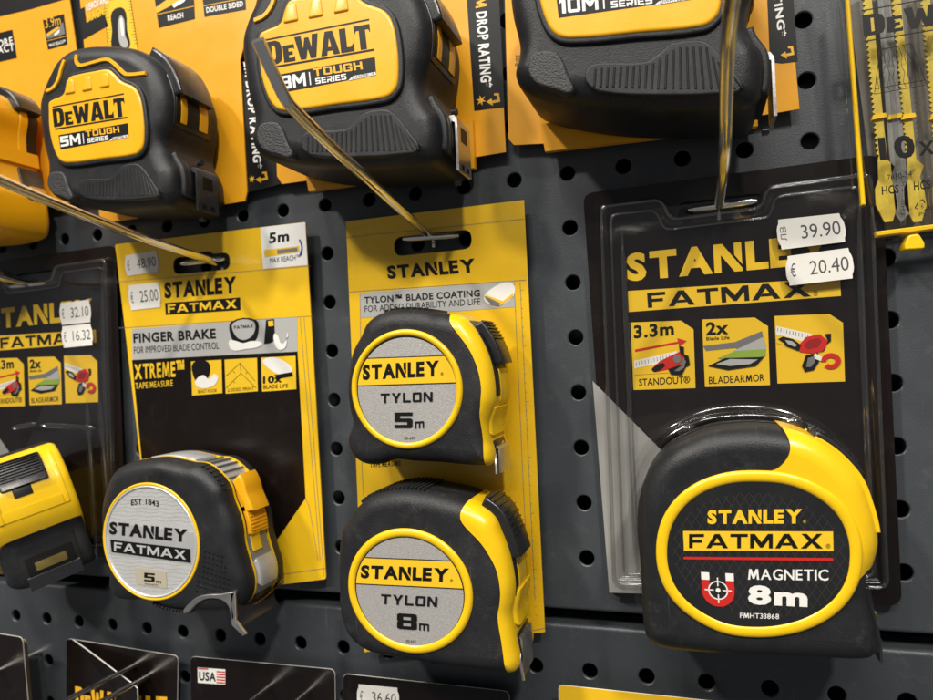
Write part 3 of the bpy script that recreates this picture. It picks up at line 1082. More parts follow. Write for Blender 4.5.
# raised bezel and oval face
el = spline(pts([(667, 553), (671, 528), (683, 508), (702, 493), (728, 484), (757, 482), (788, 485), (815, 496), (836, 513), (847, 534), (850, 556), (846, 580), (833, 600), (812, 615), (786, 624), (758, 627), (728, 624), (703, 613), (683, 597), (671, 577)], D - 3), 5)
el = ccw(el)
ring('bezel', offset(el, 4.0), 4.2, D - 3.7, 1.0, M['yellow'], fm)
fl = loft(MB(), el, [(0, D - 4), (0, D - 3.2)]).build('face_label', M['blackp'], fm, 0)
dl = D - 3.05
# faint diamond net printed on the face
c0 = at(757, 555, dl)
net = []
for k in range(-16, 17):
    for s_ in (1, -1):
        a = math.radians(58) * s_
        dx, dz = math.cos(a), math.sin(a)
        px_, pz_ = c0[0] + k * 3.1, c0[1]
        ts = [t_ / 2 for t_ in range(-70, 71) if ((px_ + dx * t_ / 2 - c0[0]) / 29) ** 2 + ((pz_ + dz * t_ / 2 - c0[1]) / 22.5) ** 2 < 1]
        if len(ts) > 3:
            net.append(strokes([(px_ + dx * ts[0], pz_ + dz * ts[0]), (px_ + dx * ts[-1], pz_ + dz * ts[-1])], .16))
mb = MB()
for p in net:
    mb.add([(x, -dl, z) for x, z in p], [tuple(range(len(p)))])
net_m = mat('net_ink', (.045, .045, .045), .3)
mb.build('diamond_net', net_m, fl, 0)
dl += .1
text('STANLEY', (707.5, 524), (802, 523.5), (707.5, 510), dl, M['yink'], fl, 'logo', .05, .12)
text('®', (803, 523), (806, 523), (803, 520), dl, M['yink'], fl, bold=0)
lbar = decal('logo_bar', pts([(683, 531), (833, 531.5), (833.5, 551), (684, 550.5)], dl), dl, M['yink'], fl)
text('FATMAX', (689, 548), (823, 548.5), (689, 534), dl + .1, M['blackink'], lbar, 'wide')
text('®', (826, 548.3), (830.5, 548.3), (826, 544), dl + .1, M['blackink'], lbar, bold=0)
decal('red_line', pts([(683.5, 556.8), (833, 558), (833, 560.8), (683.5, 559.2)], dl), dl, M['red'], fl)
text('MAGNETIC', (748, 579.5), (828.5, 580.5), (748, 569), dl, M['white'], fl, bold=.016)
big8 = text('8m', (748, 604), (807.5, 607), (748, 585), dl, M['white'], fl, bold=.045)
text('FMHT33868', (740, 617.8), (779, 619), (740, 612.8), dl, M['white'], fl, bold=.01)
# horseshoe magnet with cross hair
x0, zt = at(701, 572, dl)
x1, _ = at(733.5, 572, dl)
_, zb = at(717, 606.5, dl)
R_ = (x1 - x0) / 2
cx, cz = (x0 + x1) / 2, zb + R_
ri = R_ * .50
decal('magnet_mark', [(x0, zt - 2.8), (x0, cz)] + [(cx - R_ * math.cos(a), cz - R_ * math.sin(a)) for a in (math.pi * k / 16 for k in range(1, 16))] + [(x1, cz), (x1, zt - 2.8), (cx + ri, zt - 2.8), (cx + ri, cz)] +
      [(cx + ri * math.cos(a), cz - ri * math.sin(a)) for a in (math.pi * k / 12 for k in range(1, 12))] + [(cx - ri, cz), (cx - ri, zt - 2.8)], dl, M['red'], fl)
decals('magnet_mark', [[(x0, zt - 2.7), (cx - ri, zt - 2.7), (cx - ri, zt), (x0, zt)], [(cx + ri, zt - 2.7), (x1, zt - 2.7), (x1, zt), (cx + ri, zt)]], dl, M['white'], fl)
q = Vector((cx, cz + .4))
ch = [strokes([(q.x + 3.2 * math.cos(a), q.y + 3.2 * math.sin(a)) for a in (2 * math.pi * k / 28 for k in range(28))] + [(q.x + 3.2, q.y)], .42)]
ch += [strokes([(q.x + dx * 1.5, q.y + dz * 1.5), (q.x + dx * 4.6, q.y + dz * 4.6)], .4) for dx, dz in ((1, 0), (-1, 0), (0, 1), (0, -1))]
ch += [ellipse(q.x, q.y, .8, .8, 16)]
decals('cross_hair', ch, dl + .1, M['white'], fl)
# lock slider, slot and mouth on the right flank
a_, b2 = at(806, 432, 22), at(852, 474, 28)
band('slot', out, at(846, 466, 26), at(866, 496, 38), .75, 27, 34, M['blackink'], fm)
band('slot_lip', out, at(806, 432, 20), at(876, 530, 40), 1.1, 15.5, 17.5, M['yellow'], fm)
band('slot_lip', out, at(806, 432, 20), at(876, 530, 40), 1.1, 40, 42, M['yellow'], fm)
band('lock_button', out, a_, b2, 2.8, 20, 38, M['blackp'], fm, r=1)
ribs('lock_grip', out, at(812, 437, 24), at(842, 462, 27), 8, 1.1, 3.7, 21, 37, M['blackp'], fm)
band('slot_lip', out, at(872, 512, 40), at(877, 532, 40), 1.1, 17.5, 40, M['yellow'], fm)
band('mouth_guard', out, at(870, 590, 42), at(880, 655, 42), .9, 18, 40, M['blackp'], fm)
hx, hz = at(879, 638, 40)
band('mouth', out, at(873, 606, 42), at(879.5, 646, 42), 1.2, 20, 38, M['blackink'], fm)
band('hook_plate', out, at(876, 620, 42), at(878.5, 634, 42), 1.9, 23, 35, M['brass'], fm)
put_spring_hook(fm, hx - .3, hz, at(880, 664, 40)[1], 19, 39, M['darksteel'])
# seam between the two halves of the rubber on top
band('seam', out, at(675, 437, 18), at(776, 421, 13), .25, 24.8, 25.4, M['blackink'], fm, r=.05)
# plastic bumps that hold the tape on its card
for p in ((686, 429), (792, 422)):
    c = at(*p, 8)
    loft(MB(), ellipse(c[0], c[1], 4.2, 3.2, 24), [(0, 8.5), (.2, 11), (.9, 12.6), (2.4, 13.2)]).build('clear_bump', M['clear2'], tb, 60)

loft(MB(), offset(out, 3.2), [(-3, 5.4), (-.8, 5.8), (0, 6.6), (.2, 12), (.9, 13), (2.4, 13.3)], cap0=False, cap1=False).build('clear_collar', M['clear'], tb, 50)
lt = copy_tree(fm, (-358, 2, 9))
lt.rotation_euler = (Matrix.Rotation(math.radians(-34), 3, 'Z') @ Matrix.Rotation(math.radians(14), 3, 'X')).to_euler()
lt.scale = (.8, 1.2, .8)
for c_ in children(lt):
    for g_ in children(c_):
        if g_.data == big8.data:
            bpy.data.objects.remove(g_)
lt['label'] = 'yellow and black tape cut off by the left edge, seen from its flank'


# ---------------------------------------------------- the two tapes with grey round labels
def grey_tape(label, D, DB, O, corners, R_reg, ringpx, labpx, bandpx, grain, txt, extra):
    out = ccw(spline(pts(O, D - 3), 5, corners=()))
    cx = sum(p[0] for p in out) / len(out)
    zb = min(p[1] for p in out)
    t = empty('tape_measure', (cx, -(D + DB) / 2, zb), label, 'tape measure', 'tapes with round grey labels')
    lv = lambda g=0: rl(DB - g, D - 1.5 + g, 4, 7, 6)
    link('case', loft(MB(), out, lv()).mesh(), M['rubber'], t, 40)
    reg = ccw(spline(pts(R_reg, D - 2), 4, corners=range(len(R_reg) - 4, len(R_reg))))
    shell_on('front_cover', out, lv, reg, M['yellow'], t, .55)
    L, R_, T_, B = [at(*p, D) for p in ringpx]
    cx, cz = (L[0] + R_[0]) / 2, (T_[1] + B[1]) / 2
    rx, rz = (R_[0] - L[0]) / 2, (T_[1] - B[1]) / 2
    L2, R2, T2, B2 = [at(*p, D) for p in labpx]
    ix, iz = (R2[0] - L2[0]) / 2, (T2[1] - B2[1]) / 2
    ring('bezel', ccw(ellipse(cx, cz, rx, rz, 80)), (rx + rz - ix - iz) / 2 + .1, D - 1.6, 1.3, M['yellow'], t)
    c2 = ((L2[0] + R2[0]) / 2, (T2[1] + B2[1]) / 2)
    rim_ = loft(MB(), ellipse(c2[0], c2[1], ix + .5, iz + .5, 80), [(0, D - 2.2), (0, D - 1.1)]).build('label_edge', M['blackink'], t, 0)
    lab = loft(MB(), ellipse(c2[0], c2[1], ix - .25, iz - .25, 80), [(0, D - 1.1), (0, D - .95)]).build('round_label', M['silver'], t, 0)
    # yellow band across the label
    za, zb2 = at(*bandpx[0], D)[1], at(*bandpx[1], D)[1]
    zc, zd = at(*bandpx[2], D)[1], at(*bandpx[3], D)[1]
    ex, ez = ix - .25, iz - .25

    def chord(z, sgn):
        return c2[0] + sgn * ex * math.sqrt(max(0, 1 - ((z - c2[1]) / ez) ** 2))

    def strip(t0, t1, b0, b1):
        n = 10
        left = [(chord(t0 + (b0 - t0) * k / n, -1), t0 + (b0 - t0) * k / n) for k in range(n + 1)]
        right = [(chord(t1 + (b1 - t1) * k / n, 1), t1 + (b1 - t1) * k / n) for k in range(n + 1)]
        return left + list(reversed(right))
    decal('label_line', strip(za, zb2, zc, zd), D - .85, M['blackink'], lab)
    decal('label_band', strip(za - .45, zb2 - .45, zc + .45, zd + .45), D - .78, M['yink'], lab)
    for s, p0, p1, pt_, st, bo in txt:
        text(s, p0, p1, pt_, D - .68, M['blackink'], lab, st, bo, .12 if st == 'logo' else .16)
    extra(t, out, D, DB)
    return t


def ex5(t, out, D, DB):
    band('top_recess', out, at(472, 322, 30), at(496, 372, 30), .8, 17, 36, M['blackp'], t)
    band('slot', out, at(478, 335, 36), at(491.5, 396, 36), .8, 17, 37, M['blackp'], t)
    band('lock_button', out, at(478, 329, 26), at(499, 366, 26), 4.2, 17, 33, M['blackp'], t, r=1)
    ribs('lock_grip', out, at(480, 330, 26), at(490, 345, 26), 6, .9, 4.9, 18, 32, M['blackp'], t)
    band('blade', out, at(490, 370, 34), at(495, 400, 34), 1.1, 18, 31, M['ycard'], t)
    band('nose', out, at(489, 404, 37), at(488, 436, 37), 1.6, DB + 3, D - 8, M['yellow'], t, r=2)
    band('mouth', out, at(490, 441, 37), at(496, 462, 37), .9, 17, 34, M['blackp'], t)
    p = at(495, 452, 36)
    q = at(499, 474, 36)
    put_spring_hook(t, (p[0] + q[0]) / 2 - .5, p[1] + 2, q[1], 18, 33, M['steel'])
    tube_mesh(MB(), spline3([X3(503, 441, 20), X3(499, 448, 28), X3(495.5, 458, 35), X3(496.5, 474, 37)], 5), .55, 8).build('hook_wire', M['steel'], t)
    ribs('grip_ribs', out, at(404, 311, 16), at(446, 313, 16), 9, 1.0, .9, DB + 3, D - 7, M['rubber'], t)


A5 = [(345, 400), (344.5, 385), (346, 368), (350, 350), (358, 335), (370, 323, 35), (386, 315, 30), (405, 311, 25), (426, 310.5, 25), (445, 313, 28), (460, 318), (470, 328), (480, 343), (487.5, 362),
      (491.5, 382), (492, 400), (488, 412), (484.5, 424), (486, 441), (489.5, 453), (489.5, 462), (484, 466.5), (467, 466.5), (440, 464), (412, 462.5), (392, 461), (380, 465), (366, 466), (354, 461), (346.5, 450), (345, 437), (349.5, 424), (347, 412)]
R5 = [(449.5, 321), (457, 332), (470, 350), (477.5, 367.5), (481.5, 387.5), (480.5, 405), (479.5, 417.5), (482, 440), (484, 466), (484, 480), (530, 480), (530, 300), (446, 300)]
g5 = grey_tape('smaller grey round labelled tape reading 5 m, above its larger twin', 44, 11, A5, (20,), R5,
               [(350, 388), (462, 392.5), (403, 329), (407.5, 449.5)], [(356.3, 388), (456.5, 391), (403, 336.8), (408, 443.8)],
               [(366, 358), (440, 355.3), (357, 386.5), (455, 383.5)], 0,
               [('STANLEY', (362.5, 380), (439, 376), (362.5, 365), 'logo', .05), ('®', (440.5, 375.5), (443.5, 375.3), (440.5, 372.5), 'font', 0), ('TYLON', (380.5, 403), (432.5, 401.5), (380.5, 393.5), 'tech', 0),
                ('5', (394.5, 428), (412.5, 428), (394.5, 412.5), 'tech', 0), ('m', (415, 428.5), (424, 428), (415, 419), 'tech', 0), ('30-697', (404, 439.5), (415, 439.3), (404, 436.8), 'font', 0)], ex5)


def ex8(t, out, D, DB):
    band('slot', out, at(484, 515, 38), at(511, 596, 38), .9, 19, 38, M['blackp'], t)
    band('lock_button', out, at(486, 508, 26), at(511, 556, 30), 4.5, 19, 38, M['blackp'], t, r=1.2)
    ribs('lock_grip', out, at(488, 509, 28), at(505, 534, 32), 8, 1.0, 5.3, 20, 37, M['blackp'], t)
    band('blade', out, at(508, 560, 38), at(513, 598, 38), 1.2, 21, 34, M['ycard'], t)
    band('nose', out, at(511, 592, 40), at(510, 630, 40), 2.2, DB + 3, D - 8, M['yellow'], t, r=2.5)
    band('mouth', out, at(512, 636, 40), at(518, 664, 40), 1, 20, 38, M['blackp'], t)
    p = at(520, 636, 36)
    q = at(522, 678, 38)
    put_spring_hook(t, (p[0] + q[0]) / 2 - .5, p[1], q[1], 20, 37, M['steel'])
    tube_mesh(MB(), spline3([X3(527, 626, 22), X3(526, 640, 26), X3(520, 654, 38), X3(523.5, 680, 38)], 5), .6, 8).build('hook_wire', M['steel'], t)
    ribs('grip_ribs', out, at(378, 491, 22), at(441, 478, 18), 17, 1.15, .95, DB + 3, D - 6, M['rubber'], t)


A8 = [(336, 590), (335.3, 565), (336.5, 545), (342, 530, 40), (352, 518, 36), (364, 506, 30), (380, 494, 22), (393, 485.5, 17), (408, 480.5, 15), (425, 478.5, 15), (443, 480, 15), (461, 484.5, 17), (473, 492, 24), (483, 504, 34),
      (491, 520), (498, 535), (504.5, 552), (509, 570), (511.5, 588), (510.5, 603), (508.5, 616), (511, 632), (514.5, 650), (517, 665), (513, 673.5), (502, 674.5), (468, 671.5), (435, 667), (402, 662), (369, 655.5), (353, 646), (342.5, 632), (336.5, 610)]
R8 = [(461, 512), (463, 522.5), (481, 542), (491, 557), (497.5, 571.8), (500.5, 590), (500, 603), (498, 617), (502, 643), (506, 673), (507, 690), (560, 690), (560, 460), (478, 488), (468, 497)]
g8 = grey_tape('larger grey round labelled tape reading 8 m, below its smaller twin', 46, 12, A8, (23,), R8,
               [(346.3, 580), (472.5, 607.5), (401, 528.8), (413.7, 655)], [(354.3, 579), (463.8, 604.5), (401, 537.5), (413, 647)],
               [(362.5, 557.5), (445, 560.8), (355, 584.8), (460, 590)], 0,
               [('STANLEY', (360.5, 578), (448.5, 582), (361, 565), 'logo', .05), ('®', (450, 582), (453, 582.2), (450, 579), 'font', 0), ('TYLON', (380.5, 603.8), (437, 607), (381, 594), 'tech', 0),
                ('8', (397, 628.5), (417, 630), (397, 613), 'tech', 0), ('m', (419, 630.2), (429, 631), (419, 620.5), 'tech', 0), ('30-657', (406, 642), (416, 643), (406, 639.5), 'font', 0)], ex8)


# ---------------------------------------------------- silver labelled tape
D, DB = 47, 12
O = [(97.5, 522), (98, 505), (102, 488), (109, 473), (119, 465.5), (130, 462), (155, 459), (172, 462), (183, 464.5), (195, 466), (207, 474), (218.5, 488), (223, 503), (228.5, 517), (232, 530), (234, 548), (239, 566), (243.5, 583), (242, 600),
     (231, 612), (205, 613.5), (182, 613), (162, 610), (143.5, 602), (126, 603), (112, 600), (105, 588), (104.5, 572), (99, 548)]
out = ccw(spline(pts(O, D - 1), 5))
cx = sum(p[0] for p in out) / len(out)
sv = empty('tape_measure', (cx, -(D + DB) / 2, min(p[1] for p in out)), 'silver labelled tape with amber lock, hanging below the black and yellow card', 'tape measure')
loft(MB(), offset(out, -.9), rl(DB + 5, D - 9, 0, 0)).build('core', M['silverp'], sv, 40)
loft(MB(), out, rl(DB, DB + 7, 3, .6, 5)).build('rear_cover', M['rubber_s'], sv, 40)
loft(MB(), out, rl(D - 10, D, .6, 7, 6)).build('front_cover', M['rubber_s'], sv, 40)
for a, b_ in ((DB + 7, DB + 7.9), (D - 10.9, D - 10)):
    loft(MB(), offset(out, .12), [(0, a), (0, b_)]).build('yellow_seam', M['yellow'], sv, 40)
L, R_, T_, B = [at(*p, D) for p in ((102.7, 531), (200.2, 548), (146, 482.3), (157, 601))]
cx, cz, rx, rz = (L[0] + R_[0]) / 2, (T_[1] + B[1]) / 2, (R_[0] - L[0]) / 2, (T_[1] - B[1]) / 2
ring('bezel', ccw(ellipse(cx, cz, rx, rz, 80)), 1.5, D - .2, .7, M['yellow'], sv)
ring('inner_bezel', ccw(ellipse(cx, cz, rx - 1.4, rz - 1.4, 80)), 1.2, D - .2, .9, M['silver_l'], sv)
lab = loft(MB(), ellipse(cx, cz, rx - 2, rz - 2, 80), [(0, D - .5), (0, D + .1)]).build('round_label', M['silver_l'], sv, 0)
# fine wavy grooves above and below the name
ex, ez = rx - 3, rz - 3
waves = []
for k in range(26):
    z = cz + ez * .93 - k * ez * 1.86 / 25
    if -0.33 < (z - cz) / ez < .34:
        continue
    w_ = ex * math.sqrt(max(0, 1 - ((z - cz) / ez) ** 2))
    n = 26
    waves.append(strokes([(cx - w_ + 2 * w_ * i / n, z + .3 * math.sin(i * .9 + k)) for i in range(n + 1)], .28))
mb = MB()
for p in waves:
    n = len(p) // 2
    mb.add([(x, -(D + .18), z) for x, z in p], [(i, i + 1, 2 * n - 2 - i, 2 * n - 1 - i) for i in range(n - 1)])
mb.build('wavy_grooves', M['greyink'], lab, 0)
decal('name_plate', pts([(108, 522), (197, 533), (197, 565), (109, 554)], D + .2), D + .2, M['silverp'], lab)
text('STANLEY', (109, 534), (187, 542.5), (109.5, 521.5), D + .32, M['blackink'], lab, 'logo', .05, .1)
nb = decal('logo_bar', pts([(110.2, 539.5), (190.2, 549), (190.8, 563), (111.5, 552)], D + .32), D + .32, M['blackink'], lab)
text('FATMAX', (114, 550.5), (186, 559.5), (114, 542), D + .42, M['silver_l'], nb, 'wide')
text('EST 1843', (131, 503.5), (158.5, 505), (131, 498), D + .32, M['blackink'], lab, bold=.01, arc=.9)
sp = decal('size_plate', roundpoly(pts([(134, 567), (166, 571.5), (167, 588.5), (136, 584)], D + .32), 1), D + .32, M['cream'], lab)
sp['label'] = 'small cream plate reading 5 m'
text('5', (144, 581), (154.5, 582), (144.2, 572.5), D + .42, M['blackink'], sp, 'tech')
text('m', (156, 583), (161, 583.5), (156, 579.5), D + .42, M['blackink'], sp, 'tech')
text('MAGNETIC', (145, 584.5), (158, 586), (145, 583), D + .42, M['blackink'], sp, bold=0)
ribs('top_ribs', out, at(203, 468, 36), at(221, 487, 36), 5, .8, .25, DB + 8, D - 11, M['midink'], sv)
ribs('edge_notches', out, at(199, 466, 46), at(220, 489, 46), 7, .9, .2, D - 10, D - 4, M['blackp'], sv)
band('top_pad', out, at(152, 458, 36), at(196, 465, 36), .5, DB + 8.5, D - 11.5, M['silverp'], sv, r=.5)
lk0, lk1 = at(220.5, 490, 36), at(233, 534, 36)
band('window', out, lk0, at(238, 566, 36), .3, DB + 9, D - 12, M['midink'], sv)
band('lock_button', out, lk0, at(229, 519, 36), 5.2, DB + 9, D - 12, M['amber'], sv, r=1.4)
band('lock_slide', out, at(227, 514, 36), lk1, 2.0, DB + 9, D - 12, M['amber'], sv, r=.6)
ribs('lock_grip', out, at(228.5, 517, 36), at(232.5, 533, 36), 7, .8, 2.5, DB + 10, D - 13, M['amber'], sv)
band('blade', out, at(232, 534, 36), at(236, 556, 36), .9, DB + 15, D - 13, M['ycard'], sv)
band('chin', out, at(238, 562, 36), at(244, 582, 36), 1.8, DB + 8.5, D - 11.5, M['silverp'], sv, r=2)
band('mouth', out, at(245, 590, 36), at(241, 605, 36), .6, DB + 8, D - 11, M['blackp'], sv)
# chrome finger brake arc and the dark mirror plate of the end hook
arc = pts([(182.5, 612.5), (188, 604), (196, 597.5), (207, 594.5), (220, 594), (234.5, 592), (234, 596), (232.5, 605), (233, 621), (228.5, 607), (222, 600.5), (211, 598.5), (202, 600.5), (194, 606), (187.5, 612.5)], D + 1)
prism('brake_arc', spline(arc, 3), D - 2, D + 1, M['steel'], sv, .4, .5)
x0, z0 = at(234, 594, 46)
x1, z1 = at(233.5, 624, 46)
loft(MB(), [(x0 - 1, z0), (x0 + .4, z0), (x0 + .9, z1 + 2), (x0 + 3, z1 - 1), (x0 + 1.6, z1 - 1), (x0 - .4, z1 + 2)], [(0, DB + 4), (0, D)]).build('end_hook', M['darksteel'], sv)
prism('hook_lip', pts([(230.5, 593), (235, 591.5), (236, 621), (246, 634), (242.5, 636), (231.5, 625)], D + 1), D - .4, D + 1, M['steel'], sv, .3, .3)
mb = MB()
tube_mesh(mb, spline3([X3(240, 604, 40), X3(248, 606, 36), X3(262, 599, 26), X3(274, 588, 18), X3(283, 580, 14)], 5), .7, 8)
mb.build('hook_wire', mat('brass_wire', (.6, .42, .1), .2, 1), sv)
ribs('grain_rows', out, at(185, 612, 46), at(150, 604, 46), 12, 1.4, .5, D - 9, D - 2, M['grain'], sv)
# embossed triangles on the lower right of the front cover
mb = MB()
for i in range(9):
    for j in range(9):
        p = at(201 + i * 4.2 - j * .5, 549 + j * 5.0 + i * 1.2, D)
        q = ((p[0] - cx) / (rx + 1.5)) ** 2 + ((p[1] - cz) / (rz + 1.5)) ** 2
        ins = any(True for _ in [0])
        e_ = min((Vector(p) - Vector(o_)).length for o_ in out)
        if q > 1.02 and e_ > 6.3 and p[0] < max(o_[0] for o_ in out) - 3:
            loft(mb, [(p[0] - 1.0, p[1] - .7), (p[0] + 1.0, p[1] - .7), (p[0], p[1] + .9)], [(0, D - .2), (.35, D + .55)])
if mb.v:
    mb.build('embossed_grip', M['rubber_s'], sv)


# ---------------------------------------------------- amber and black tapes along the top
def dewalt(label, A, D, size, O5_extra=None):
    """every outline is measured on the smallest of the three (plane 50 mm) and mapped by the similarity A"""
    s0, s1, tx, tz = A
    sc = math.hypot(s0, s1)

    def mp(p):
        return (s0 * p[0] - s1 * p[1] + tx, s0 * p[1] + s1 * p[0] + tz)

    def q(l, dp=50):
        return [mp(at(p[0], p[1], p[2] if len(p) > 2 else dp)) for p in l]

    def z(l, dp=50):
        return q([(30 + p[0] / 4, 35 + p[1] / 4) for p in l], dp)
    DB = D - 41 * sc
    body = [(41, 108, 45), (42.5, 130, 45), (45, 147, 45), (49.3, 165, 45), (49.5, 174, 45), (48, 185, 45), (52, 195, 45), (60, 200, 45), (70, 203, 45), (92, 207, 45), (112, 208.5, 45), (135, 208.5, 45), (155, 207.5, 45), (172, 205.5, 45),
            (178, 195, 45), (177, 170, 45), (170, 157, 45), (166.5, 142, 45), (170, 124, 45), (171, 98, 45), (165, 76, 45), (156, 61, 45),
            (140, 50, 45), (125, 46, 45), (105, 45, 45), (87.5, 46, 45), (72.5, 50, 45), (60, 60, 45), (51, 76, 45), (44.5, 92, 45)]
    out = ccw(spline(q(body), 5))
    cx = sum(p[0] for p in out) / len(out)
    t = empty('tape_measure', (cx, -(D + DB) / 2, min(p[1] for p in out)), label, 'tape measure', 'black tapes with amber faces along the top')
    link('case', loft(MB(), out, rl(DB, D - .6, 4, 8 * sc, 7)).mesh(), M['rubber_s'], t, 40)
    # amber face
    pan = z([(82, 300), (84, 272), (105, 258), (140, 240), (152, 200), (165, 172), (200, 160), (260, 148), (318, 140), (345, 158), (372, 186), (425, 212), (448, 250), (462, 330), (465, 410), (458, 455), (430, 482), (300, 500), (160, 516), (125, 502), (100, 450), (85, 380)])
    pan = ccw(spline(pan, 4))
    loft(MB(), offset(pan, 1.6 * sc), rl(D - 3, D + .9, 0, .9, 4)).build('face_frame', M['rubber_s'], t, 40)
    f = loft(MB(), pan, rl(D - 1, D + 1.6, 0, 1.3, 5)).build('face_panel', M['yellow2'], t, 40)
    mb = MB()
    for bx_, by_ in ((172, 212), (240, 200), (310, 187)):
        loft(mb, roundpoly(z([(bx_ - 22, by_ + 34), (bx_ - 12, by_ - 27), (bx_ + 14, by_ - 32), (bx_ + 22, by_ + 26)]), 1.4, 5), [(0, D + 1), (.15, D + 1.75), (.5, D + 2.15), (1.0, D + 2.25)])
    mb.build('face_bumps', M['yellow2'], f, 60)
    dz = D + 1.7
    decals('face_lines', [z([(102, 291), (386, 238), (386, 243), (102, 296)]), z([(112, 378), (400, 331), (400, 337), (112, 384)])], dz, M['blackink'], f)

    def tx_(s, a, b_, c, m, par, st, bo=.02, gap=.1, dd=0):
        P = z([a, b_, c])
        return text(s, P[0], P[1], P[2], ('mm', dz + dd), m, par, st, bo, gap)
    tx_('DEWALT', (108, 373), (394, 329), (101, 301), M['blackink'], f, 'slab', gap=.05)
    bar = decal('size_bar', z([(126, 405), (402, 357), (406, 412), (134, 462)]), dz, M['blackink'], f)
    tx_(size, (148, 450) if size == '8M' else (136, 452), (216, 440), (144, 409) if size == '8M' else (132, 411), M['white'], bar, 'tech', gap=.12, dd=.1)
    decal('divider', z([(222, 398), (225, 397.5), (229, 438), (226, 438.5)]), dz + .1, M['white'], bar)
    tx_('TOUGH', (236, 412), (370, 394), (233, 388), M['oink'], bar, 'tech', gap=.14, dd=.1)
    tx_('SERIES', (242, 436), (326, 424), (240, 418), M['white'], bar, 'tech', gap=.14, dd=.1)
    cm = decal('small_plate', z([(330, 428), (343, 414), (404, 403), (406, 412)]), dz + .1, M['white'], bar)
    tx_('DWHT38114', (342, 424), (400, 412), (341, 416), M['blackink'], cm, 'font', .0, dd=.2)
    # amber trim lines over the shoulders
    for l in ([(62, 226), (92, 210), (112, 178), (122, 140), (136, 100)], [(185, 78), (183, 104), (196, 122), (250, 110), (305, 98), (335, 115), (362, 142), (385, 158), (462, 152)]):
        p = spline(z(l), 4, closed=False)
        loft(MB(), strokes(p, 2.0 * sc), [(0, D - 3.5), (0, D - .2), (.3, D + .25)]).build('amber_trim', M['yellow2'], t, 40)
    # thumb pad and ribbed grip
    pad = ccw(spline(z([(78, 562), (92, 549), (128, 548), (144, 566), (160, 612), (172, 658), (130, 650), (92, 634), (74, 600)]), 4))
    loft(MB(), pad, rl(D - 4, D + .9, 0, 1, 4)).build('thumb_pad', M['grain'], t, 40)
    grip = ccw(spline(z([(200, 592), (225, 578), (318, 574), (345, 552), (372, 524), (430, 516), (456, 535), (495, 590), (518, 640), (480, 655), (350, 662), (230, 655), (198, 628)]), 4))
    loft(MB(), grip, rl(D - 4, D + .6, 0, .6, 4)).build('grip', M['rubber_s'], t, 40)
    mb = MB()
    for k in range(22):
        x_ = 214 + k * 13.2
        if x_ < 330:
            ytop = 594 - (x_ - 214) * .12
        elif x_ < 375:
            ytop = 580 - (x_ - 330) * .9
        elif x_ < 440:
            ytop = 534
        else:
            ytop = 545 + (x_ - 440) * 1.1
        tilt = max(0, x_ - 350) * .18
        ybot = 646 - abs(x_ - 340) * .02
        loft(mb, z([(x_, ytop), (x_ + 5, ytop), (x_ + 5 + tilt, ybot), (x_ + tilt, ybot)]), [(0, D - 1), (0, D + .7), (.3 * sc, D + 1.0)])
    mb.build('grip_ribs', M['rubber_s'], t, 40)
    # flank: lock, window with the blade, mouth and end hook
    def bd(n, za, zb_, h, d0, d1, m, r=.5, inn=2):
        xr = max(p[0] for p in out)
        return band(n, out, mp2(za), mp2(zb_), h, DB + d0 * sc, DB + d1 * sc, m, t, inn, r)

    def mp2(zv):
        return mp((-276, zv))
    bd('flank_recess', 66, 36, .4, 8, 34, M['blackp'])
    bd('window', 52, 37, .7, 9, 33, M['blackink'])
    bd('blade', 52, 38, 1.0, 11, 17, M['yellow2'], .2)
    bd('blade', 52, 38, 1.0, 26, 30, M['yellow2'], .2)
    band('lock_button', out, mp((-290, 80)), mp((-276, 51)), 4.2 * sc, DB + 9 * sc, DB + 33 * sc, M['blackp'], t, 2, 1.4)
    bd('mouth_guard', 26, 2, 2.2, 6, 34, M['rubber_s'], 1.5)
    bd('mouth', 20, 4, 2.5, 11, 30, M['blackink'], .2)
    xr = mp((-280, 12))[0]
    zt, zb_ = mp((-280, 17))[1], mp((-280, -4))[1]
    xx = max(p[0] for p in out if zb_ - 2 < p[1] < zt + 2) + 2.6
    pl = MB()
    loft(pl, [(xx - 4, zt), (xx + .4, zt), (xx + 1.6, zt - 2), (xx + 1.6, zb_), (xx + .4, zb_), (xx + .6, zt - 3), (xx - 4, zt - 1)], [(0, DB + 13 * sc), (0, DB + 28 * sc)])
    pl.build('end_hook', M['steel'] if size != '5M' else M['darksteel'], t)
    h_ = MB()
    for za_, zb2, da, db in ((zt - 4, zt - 10, 17, 24), (zb_ + 3.2, zb_ + 1.2, 16, 19), (zb_ + 3.2, zb_ + 1.2, 22, 25)):
        loft(h_, [(xx + 1.2, za_), (xx + 1.75, za_), (xx + 1.75, zb2), (xx + 1.2, zb2)], [(0, DB + da * sc), (0, DB + db * sc)])
    h_.build('hook_holes', M['blackink'], t, 0)
    for sz in (zt + 4, zb_ - 3):
        tube_mesh(MB(), [(xx - 3, -(DB + 21 * sc), sz), (xx - .6, -(DB + 21 * sc), sz)], 1.5, 12).build('screw', M['darksteel'], t)
    return t


dewalt('smallest black tape with an amber face reading 5M, at the upper left', (1, 0, 0, 0), 50, '5M')
dewalt('black tape with an amber face reading 8M, behind the bright angled hook tip', (1.1069, -.0037, 164.45, -.03), 55, '8M')
dewalt('black tape with an amber face reading 10M, cut off by the top edge', (1.1129, -.0698, 287.25, -14.93), 55, '10M')


